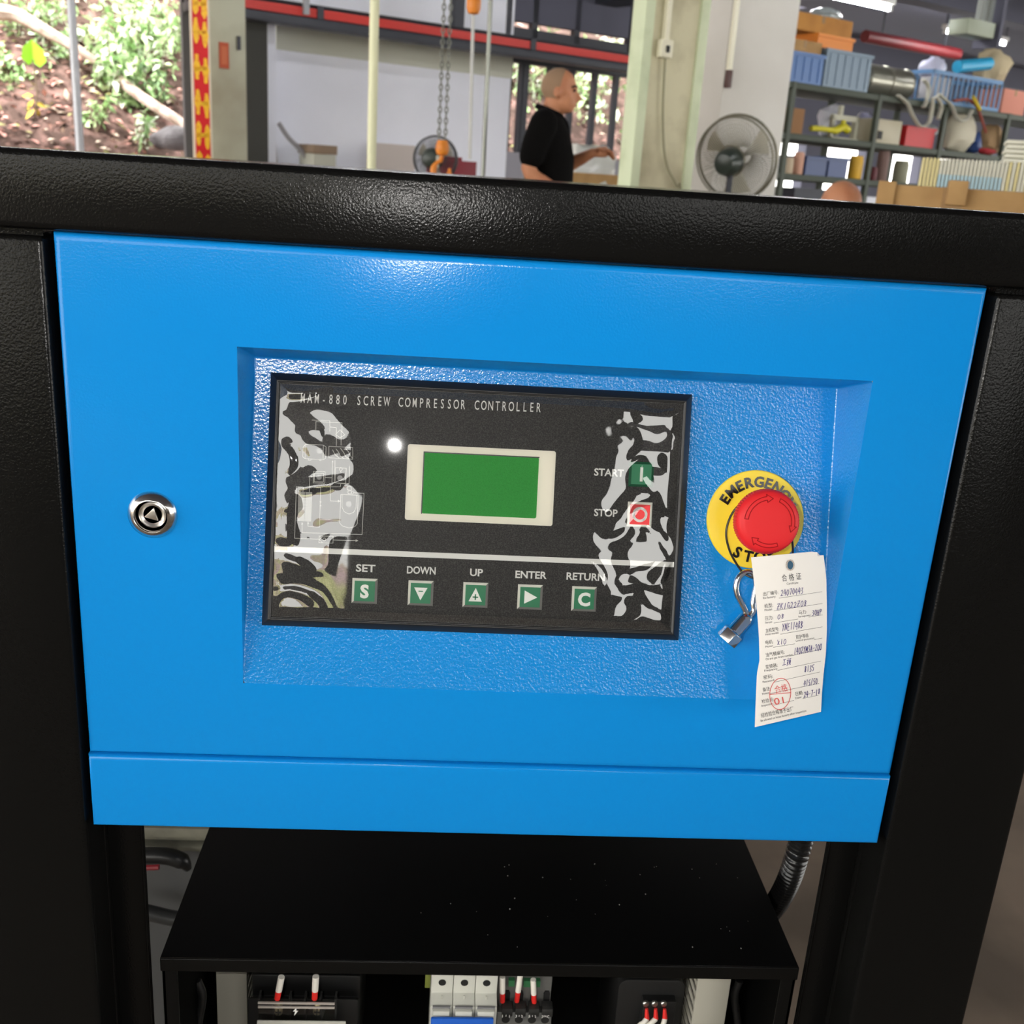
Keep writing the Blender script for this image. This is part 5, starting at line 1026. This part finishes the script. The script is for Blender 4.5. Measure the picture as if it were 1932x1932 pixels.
o_, F_, uz = frame_at(1740, 300, 4.3, -0.02); x1_ = uz(2010, 310)[0]; zt = uz(1740, 297)[1]; zb = 0.85; dep = 0.4
t = thing('filter_pack', 'pleated white and pale blue filter pack behind the large carton', 'filter', tuple(F_(Vector((x1_/2, 0.2, zb)))))
MB().box(0, x1_, 0.012, dep, zb, zt-0.004, F=F_).build('filter_core', FW[0], t, bevel=0.008); n = int(x1_/0.0125)
for k in range(n):
    q = x1_*k/n; f = k/n; c = 1 if f < 0.12 else (2 if f < 0.58 else (1 if int(f*40) % 3 == 0 else 0)); zm = zb+(zt-zb)*(0.62 if c == 2 else 0.0)
    MB().box(q+0.0015, q+x1_/n-0.003, -0.004, 0.014, zb+0.01, zt, F=F_).build('pleat', FW[c], t)
    if c == 2: MB().box(q+0.0015, q+x1_/n-0.003, -0.0046, 0.002, zt-0.055, zt+0.0008, F=F_).build('pleat_top', FW[0], t)
pl = thing('filter_stand', 'wooden stand under the pleated filter pack', 'stand', tuple(F_(Vector((x1_/2, 0.2, 0)))))
MB().box(0, x1_, 0.0, dep, 0.80, 0.85, F=F_).build('stand_top', CARD, pl)
for q in (0.02, x1_-0.07):
    for v in (0.01, dep-0.06): MB().box(q, q+0.05, v, v+0.05, 0, 0.80, F=F_).build('stand_leg', CARD, pl)
a = uz(1897, 280, 0.06)[0]; st_ = thing('panel_stack', 'stack of thin white filter panels lying on the pleated filter pack', 'filter stack', tuple(F_(Vector((a+0.15, 0.16, zt)))))
for k in range(5): MB().box(a+0.004*(k % 2), a+0.30, 0.06, 0.26, zt+0.001+k*0.016, zt+0.014+k*0.016, F=F_).build('filter_panel', FW[0], st_, bevel=0.003)

# ------------------------------------------------------------------ ceiling fittings
TUBE = mat('lit_fluorescent_tube', (1, 1, 1), 0.5, emit=((0.96, 0.97, 1.0), 110.0)); LAMPB = mat('lamp_batten', S(220, 220, 216), 0.5)
def lamp(c, label, L=1.2):
    t = thing('fluorescent_lamp', label, 'lamp', tuple(c), 0); a, b = c-AU*L/2, c+AU*L/2
    MB().tube([a, b], 0.016, 12).build('tube', TUBE, t, smooth=True)
    m = MB(); m.box(-L/2-0.03, L/2+0.03, -0.03, 0.03, 0.03, 0.075, F=lambda p: c+AU*p.x+AV*p.y+Vector((0, 0, p.z))); m.build('batten', LAMPB, t)
    for s_ in (-1, 1):
        q = c+AU*s_*(L/2); m = MB(); m.box(-0.015, 0.015, -0.018, 0.018, -0.02, 0.04, F=lambda p: q+AU*p.x+AV*p.y+Vector((0, 0, p.z))); m.build('lamp_holder', LAMPB, t)
        MB().cyl(q+Vector((0, 0, 0.07)), Vector((q.x, q.y, CZ-0.004)), 0.006, 6).build('drop_rod', STEELD, t)
c = rr(1588, -3, 9.6); lamp(c, 'lit fluorescent tube hanging above the storage rack')
for k, (u, v) in enumerate(((3.5, 7.0), (5.5, 3.2), (9.5, 4.6), (0.5, 4.0), (12.0, 8.5))): lamp(hall(u, v, 3.0), ['added fill tube before the white wall', 'added fill tube over the aisle by the concrete column', 'added fill tube past the end of the rack', 'added fill tube over the open floor before the machine', 'added fill tube in the deep bay'][k])  # fill lamps added to brighten the background of the hall
p0_ = rr(1635, 47, 14.0); p0_.z = min(p0_.z, 2.9)
RP = mat('red_fire_pipe', S(104, 24, 28), 0.5); t = thing('fire_pipe', 'dark red fire pipe hanging under the far ceiling', 'pipe', tuple(p0_+AU*0.9))
MB().tube([p0_, p0_+AU*1.8], 0.07, 12).build('pipe', RP, t, smooth=True)
for k in (0.3, 1.5): q = p0_+AU*k; MB().cyl(q+Vector((0, 0, 0.06)), Vector((q.x, q.y, CZ-0.003)), 0.012, 6).build('pipe_hanger', STEELD, t)
q = rr(1850, 68, 9.5); t = thing('trunking_box', 'pale grey-green trunking box hanging on grey struts', 'trunking', tuple(q), BA)
F_ = lambda p: q+AU*p.x+AV*p.y+Vector((0, 0, p.z)); MB().box(-0.17, 0.17, 0, 0.18, 0, 0.11, F=F_).build('trunk_box', mat('pale_trunking', S(150, 158, 138), 0.5), t, bevel=0.005)
for x in (0.05, 0.13, 0.22): MB().box(x-0.02, x+0.02, 0.06, 0.10, 0.10, CZ-q.z, F=F_).build('trunk_strut', mat('strut_grey', S(120, 124, 118), 0.5), t)
MB().box(0.2, 0.24, -0.02, 0.2, -0.06, CZ-q.z, F=F_).build('trunk_post', CEILM, t)

# ================================================================== people
SKIN = mat('skin', S(188, 128, 94), 0.55, var=(9, S(172, 108, 80), 0.45, 0.7)); SHIRT = mat('black_polo_cloth', S(12, 11, 11), 0.95, bump=(60, 0.3, 0.004), spec=0.1); TROU = mat('dark_trousers', S(46, 48, 58), 0.9); HAIR = mat('grey_stubble', S(150, 122, 98), 0.9); SHOE = mat('black_shoe', (0.012, 0.012, 0.012), 0.5); DARK = mat('dark_brow', S(62, 40, 30), 0.8)
def limb(mb, pts, rads, n=14, flat=None, sx=1.0):
    P = smooth_open([Vector(p) for p in pts], 4); k = len(pts)-1; R_ = []
    for i in range(len(P)): f = i/(len(P)-1)*k; j = min(k-1, int(f)); R_.append(rads[j]+(rads[j+1]-rads[j])*(f-j))
    mb.tube(P, R_, n, sx=sx, flat=flat)
    mb.sphere(pts[0], rads[0]*0.99, 12, 8); mb.sphere(pts[-1], rads[-1]*0.99, 12, 8)
def ring_loft(mb, rings, n=24):        # (x, z, depth, width): rings around a vertical trunk
    o = len(mb.v)
    for (x, z, d, w_) in rings:
        for k in range(n): a = 2*pi*k/n; mb.v.append(Vector((x+d*math.cos(a), w_*math.sin(a), z)))
    for i in range(len(rings)-1):
        for k in range(n): mb.f.append((o+i*n+k, o+i*n+(k+1) % n, o+(i+1)*n+(k+1) % n, o+(i+1)*n+k)); mb.mi.append(0)
    mb.f.append(tuple(o+k for k in range(n))[::-1]); mb.mi.append(0); mb.f.append(tuple(o+(len(rings)-1)*n+k for k in range(n))); mb.mi.append(0)
def remesh(o, vox, it=3):
    m1 = o.modifiers.new('r', 'REMESH'); m1.mode = 'VOXEL'; m1.voxel_size = vox; m2 = o.modifiers.new('s', 'SMOOTH'); m2.iterations = it; m2.factor = 0.5
    dg = bpy.context.evaluated_depsgraph_get(); me = bpy.data.meshes.new_from_object(o.evaluated_get(dg)); old = o.data; mats = list(old.materials); o.modifiers.clear(); o.data = me
    for p in me.polygons: p.use_smooth = True
    if not me.materials:
        for q in mats: me.materials.append(q)
    bpy.data.meshes.remove(old)
def head(mb, c, fw=0.0):                # c: middle of the skull; facing +x
    c = Vector(c); mb.sphere(c+Vector((-0.012, 0, 0.022)), 0.1, 24, 16, 0, (0.98, 0.78, 0.95)); mb.sphere(c+Vector((0.022, 0, -0.045)), 0.075, 20, 12, 0, (0.92, 0.82, 1.0))
    mb.sphere(c+Vector((0.045, 0, -0.088)), 0.036, 14, 8, 0, (1.0, 1.15, 0.75)); mb.tube([c+Vector((0.083, 0, 0.0)), c+Vector((0.108, 0, -0.036)), c+Vector((0.094, 0, -0.048))], [0.011, 0.017, 0.012], 8)
    mb.sphere(c+Vector((0.078, 0, 0.016)), 0.03, 10, 6, 0, (0.6, 1.7, 0.35)); mb.tube([c+Vector((0.08, -0.022, -0.07)), c+Vector((0.088, 0, -0.068)), c+Vector((0.08, 0.022, -0.07))], 0.007, 6)
    for s_ in (-1, 1): mb.sphere(c+Vector((-0.012, s_*0.079, -0.018)), 0.03, 12, 8, 0, (0.62, 0.28, 1.05)); mb.sphere(c+Vector((0.05, s_*0.045, -0.03)), 0.026, 10, 6, 0, (0.8, 0.8, 0.8))
def hand(mb, wr, d, pn, side):           # wrist, direction, palm normal
    d = Vector(d).normalized(); pn = Vector(pn).normalized(); s_ = d.cross(pn).normalized()*side; w0 = Vector(wr)
    mb.tube([w0, w0+d*0.03, w0+d*0.075, w0+d*0.088], [0.027, 0.033, 0.036, 0.030], 12, flat=pn, sx=0.55)
    for i, L in enumerate((0.068, 0.078, 0.072, 0.056)):
        b = w0+d*0.078+s_*(0.028-0.0185*i); k1 = b+d*L*0.45+pn*0.012; k2 = k1+(d*0.45+pn*0.75).normalized()*L*0.33; k3 = k2+(d*-0.1+pn).normalized()*L*0.26; mb.tube([b, k1, k2, k3], [0.0098, 0.0092, 0.0085, 0.0068], 8)
    b = w0+d*0.025+s_*0.026; k1 = b+(d*0.6+s_*0.7+pn*0.3).normalized()*0.042; k2 = k1+(d+pn*0.6).normalized()*0.032; mb.tube([b, k1, k2], [0.0125, 0.0105, 0.008], 8)
def finish(mb, name, m_, root, vox, it=3):
    M = root.matrix_basis; o = mb.xf(M).build(name, m_, root); remesh(o, vox, it); return o
# ---- standing man in a black polo shirt
p = rr(1034, 300, 6.25); man = thing('person', 'standing man with cropped grey hair in a black polo shirt reaching forward', 'person', (p.x, p.y, 0), -0.16)
HC = (0.045, 0, 1.545)
shR, elR, wrR = (-0.02, -0.195, 1.365), (-0.085, -0.235, 1.125), (0.13, -0.20, 0.955)
shL, elL, wrL = (0.02, 0.19, 1.36), (0.06, 0.24, 1.15), (0.245, 0.16, 1.235)
b = MB(); head(b, HC)
limb(b, [(-0.015, 0, 1.38), (0.005, 0, 1.45), (0.02, 0, 1.51)], [0.062, 0.056, 0.055])
ring_loft(b, [(0, 0.90, 0.10, 0.15), (0, 1.0, 0.115, 0.155), (0.005, 1.12, 0.115, 0.155), (0, 1.25, 0.115, 0.17), (-0.01, 1.34, 0.10, 0.17), (-0.015, 1.40, 0.07, 0.11)])
limb(b, [shR, elR, (0.03, -0.225, 1.035), wrR], [0.056, 0.043, 0.040, 0.027]); limb(b, [shL, elL, (0.16, 0.205, 1.19), wrL], [0.056, 0.043, 0.038, 0.027])
hand(b, wrR, (0.45, 0.05, -0.9), (0.2, 0.95, 0.1), 1); hand(b, wrL, (0.95, -0.15, 0.1), (0.1, -0.5, -0.9), -1)
for s_ in (-1, 1):
    limb(b, [(0, s_*0.09, 0.92), (0.01, s_*0.10, 0.50), (-0.015, s_*0.10, 0.10)], [0.085, 0.055, 0.04]); limb(b, [(-0.04, s_*0.10, 0.045), (0.15, s_*0.115, 0.035)], [0.04, 0.032])
finish(b, 'body', SKIN, man, 0.0085)
b = MB(); ring_loft(b, [(0, 0.86, 0.135, 0.185), (0.005, 0.95, 0.142, 0.19), (0.012, 1.08, 0.142, 0.185), (0.005, 1.2, 0.142, 0.192), (-0.008, 1.32, 0.125, 0.195), (-0.015, 1.385, 0.092, 0.135), (-0.012, 1.43, 0.066, 0.075)])
limb(b, [shR, (-0.055, -0.218, 1.265), (-0.075, -0.23, 1.185)], [0.078, 0.074, 0.070]); limb(b, [shL, (0.045, 0.22, 1.26), (0.055, 0.23, 1.19)], [0.078, 0.072, 0.068])
sh1 = finish(b, 'polo_shirt', SHIRT, man, 0.012, 4)
b = MB(); P = [Vector((-0.012+0.068*math.cos(a), 0.074*math.sin(a), 1.435+0.022*(-math.cos(a)))) for a in [2*pi*k/24 for k in range(24)]]; b.tube(P, 0.016, 8, closed=True); b.xf(man.matrix_basis).build('collar', SHIRT, man, smooth=True)
b = MB(); ring_loft(b, [(0, 0.84, 0.125, 0.175), (0, 0.98, 0.128, 0.172)])
for s_ in (-1, 1): limb(b, [(0, s_*0.09, 0.90), (0.01, s_*0.10, 0.50), (-0.01, s_*0.10, 0.06)], [0.098, 0.075, 0.062])
finish(b, 'trousers', TROU, man, 0.016)
for s_ in (-1, 1): b = MB(); limb(b, [(-0.045, s_*0.10, 0.05), (0.06, s_*0.11, 0.046), (0.17, s_*0.118, 0.036)], [0.048, 0.048, 0.036]); b.xf(man.matrix_basis).build('shoe', SHOE, man, smooth=True)
b = MB(); hc = Vector(HC)+Vector((-0.012, 0, 0.022)); k = len(b.v); n_, m_ = 28, 12
for i in range(m_+1):
    for j in range(n_):
        th = pi*i/m_*0.54; ph = 2*pi*j/n_; dv = Vector((math.sin(th)*math.cos(ph), math.sin(th)*math.sin(ph), math.cos(th))); dv = Matrix.Rotation(-1.35, 3, 'Y') @ dv; b.v.append(hc+Vector((dv.x*0.0998, dv.y*0.0800, dv.z*0.0968)))
for i in range(m_):
    for j in range(n_): b.f.append((i*n_+j, i*n_+(j+1) % n_, (i+1)*n_+(j+1) % n_, (i+1)*n_+j)); b.mi.append(0)
b.xf(man.matrix_basis).build('cropped_hair', HAIR, man, smooth=True)
for s_ in (-1, 1):
    c = Vector(HC); b = MB(); b.tube([c+Vector((0.088, s_*0.016, 0.022)), c+Vector((0.082, s_*0.042, 0.026)), c+Vector((0.066, s_*0.058, 0.018))], 0.0055, 6); b.xf(man.matrix_basis).build('eyebrow', DARK, man, smooth=True)
    b = MB(); b.sphere(c+Vector((0.078, s_*0.032, 0.004)), 0.0105, 10, 6, 0, (0.8, 1.3, 0.7)); b.xf(man.matrix_basis).build('eye', mat('dark_eye', S(40, 28, 24), 0.3), man, smooth=True)
# ---- bald man seated in front of the rack
p = rr(1590, 338, 4.9); s2 = p.z-0.10-0.022
man2 = thing('person', 'seated bald man of whom only the crown shows above the machine', 'person', (p.x, p.y, 0), 1.9)
b = MB(); head(b, (0.0, 0, s2)); z0_ = s2
limb(b, [(-0.06, 0, z0_-0.17), (-0.035, 0, z0_-0.10), (-0.02, 0, z0_-0.04)], [0.062, 0.056, 0.055])
ring_loft(b, [(-0.14, 0.40, 0.12, 0.16), (-0.14, 0.52, 0.12, 0.16), (-0.12, 0.68, 0.115, 0.165), (-0.09, z0_-0.22, 0.10, 0.17), (-0.075, z0_-0.16, 0.07, 0.11)])
arms = []
for s_ in (-1, 1):
    A_ = [(-0.08, s_*0.19, z0_-0.20), (-0.02, s_*0.25, z0_-0.44), (0.20, s_*0.14, z0_-0.50)]; arms.append(A_); limb(b, A_, [0.055, 0.043, 0.028]); hand(b, A_[2], (0.9, -s_*0.2, -0.1), (0, 0, -1), s_)
    limb(b, [(-0.12, s_*0.09, 0.44), (0.28, s_*0.13, 0.46), (0.27, s_*0.13, 0.10)], [0.085, 0.058, 0.04]); limb(b, [(0.24, s_*0.13, 0.045), (0.42, s_*0.14, 0.035)], [0.04, 0.032])
finish(b, 'body', SKIN, man2, 0.0095)
b = MB(); ring_loft(b, [(-0.14, 0.38, 0.145, 0.185), (-0.14, 0.52, 0.14, 0.18), (-0.12, 0.68, 0.135, 0.185), (-0.09, z0_-0.22, 0.12, 0.19), (-0.075, z0_-0.155, 0.075, 0.10)])
for A_ in arms: limb(b, [A_[0], tuple(Vector(A_[0]).lerp(Vector(A_[1]), 0.65))], [0.075, 0.066])
finish(b, 'work_shirt', mat('grey_work_shirt', S(84, 88, 98), 0.9), man2, 0.013)
b = MB()
for s_ in (-1, 1): limb(b, [(-0.12, s_*0.09, 0.44), (0.28, s_*0.13, 0.46), (0.27, s_*0.13, 0.08)], [0.098, 0.076, 0.06])
finish(b, 'trousers', TROU, man2, 0.016)
for s_ in (-1, 1): b = MB(); limb(b, [(0.22, s_*0.13, 0.05), (0.33, s_*0.135, 0.046), (0.44, s_*0.14, 0.036)], [0.048, 0.048, 0.036]); b.xf(man2.matrix_basis).build('shoe', SHOE, man2, smooth=True)
M2 = man2.matrix_basis; c = M2 @ Vector((-0.14, 0, 0)); t = thing('stool', 'plain stool under the seated bald man', 'stool', (c.x, c.y, 0))
MB().lathe([(0.17, 0.31), (0.17, 0.335), (0.16, 0.345)], (c.x, c.y, 0), (0, 0, 1), 24).build('seat', CARD, t, smooth=True)
for k in range(4): a = pi/4+k*pi/2; MB().cyl((c.x+0.15*math.cos(a), c.y+0.15*math.sin(a), 0), (c.x+0.11*math.cos(a), c.y+0.11*math.sin(a), 0.31), 0.015, 8).build('leg', CARD, t, smooth=True)
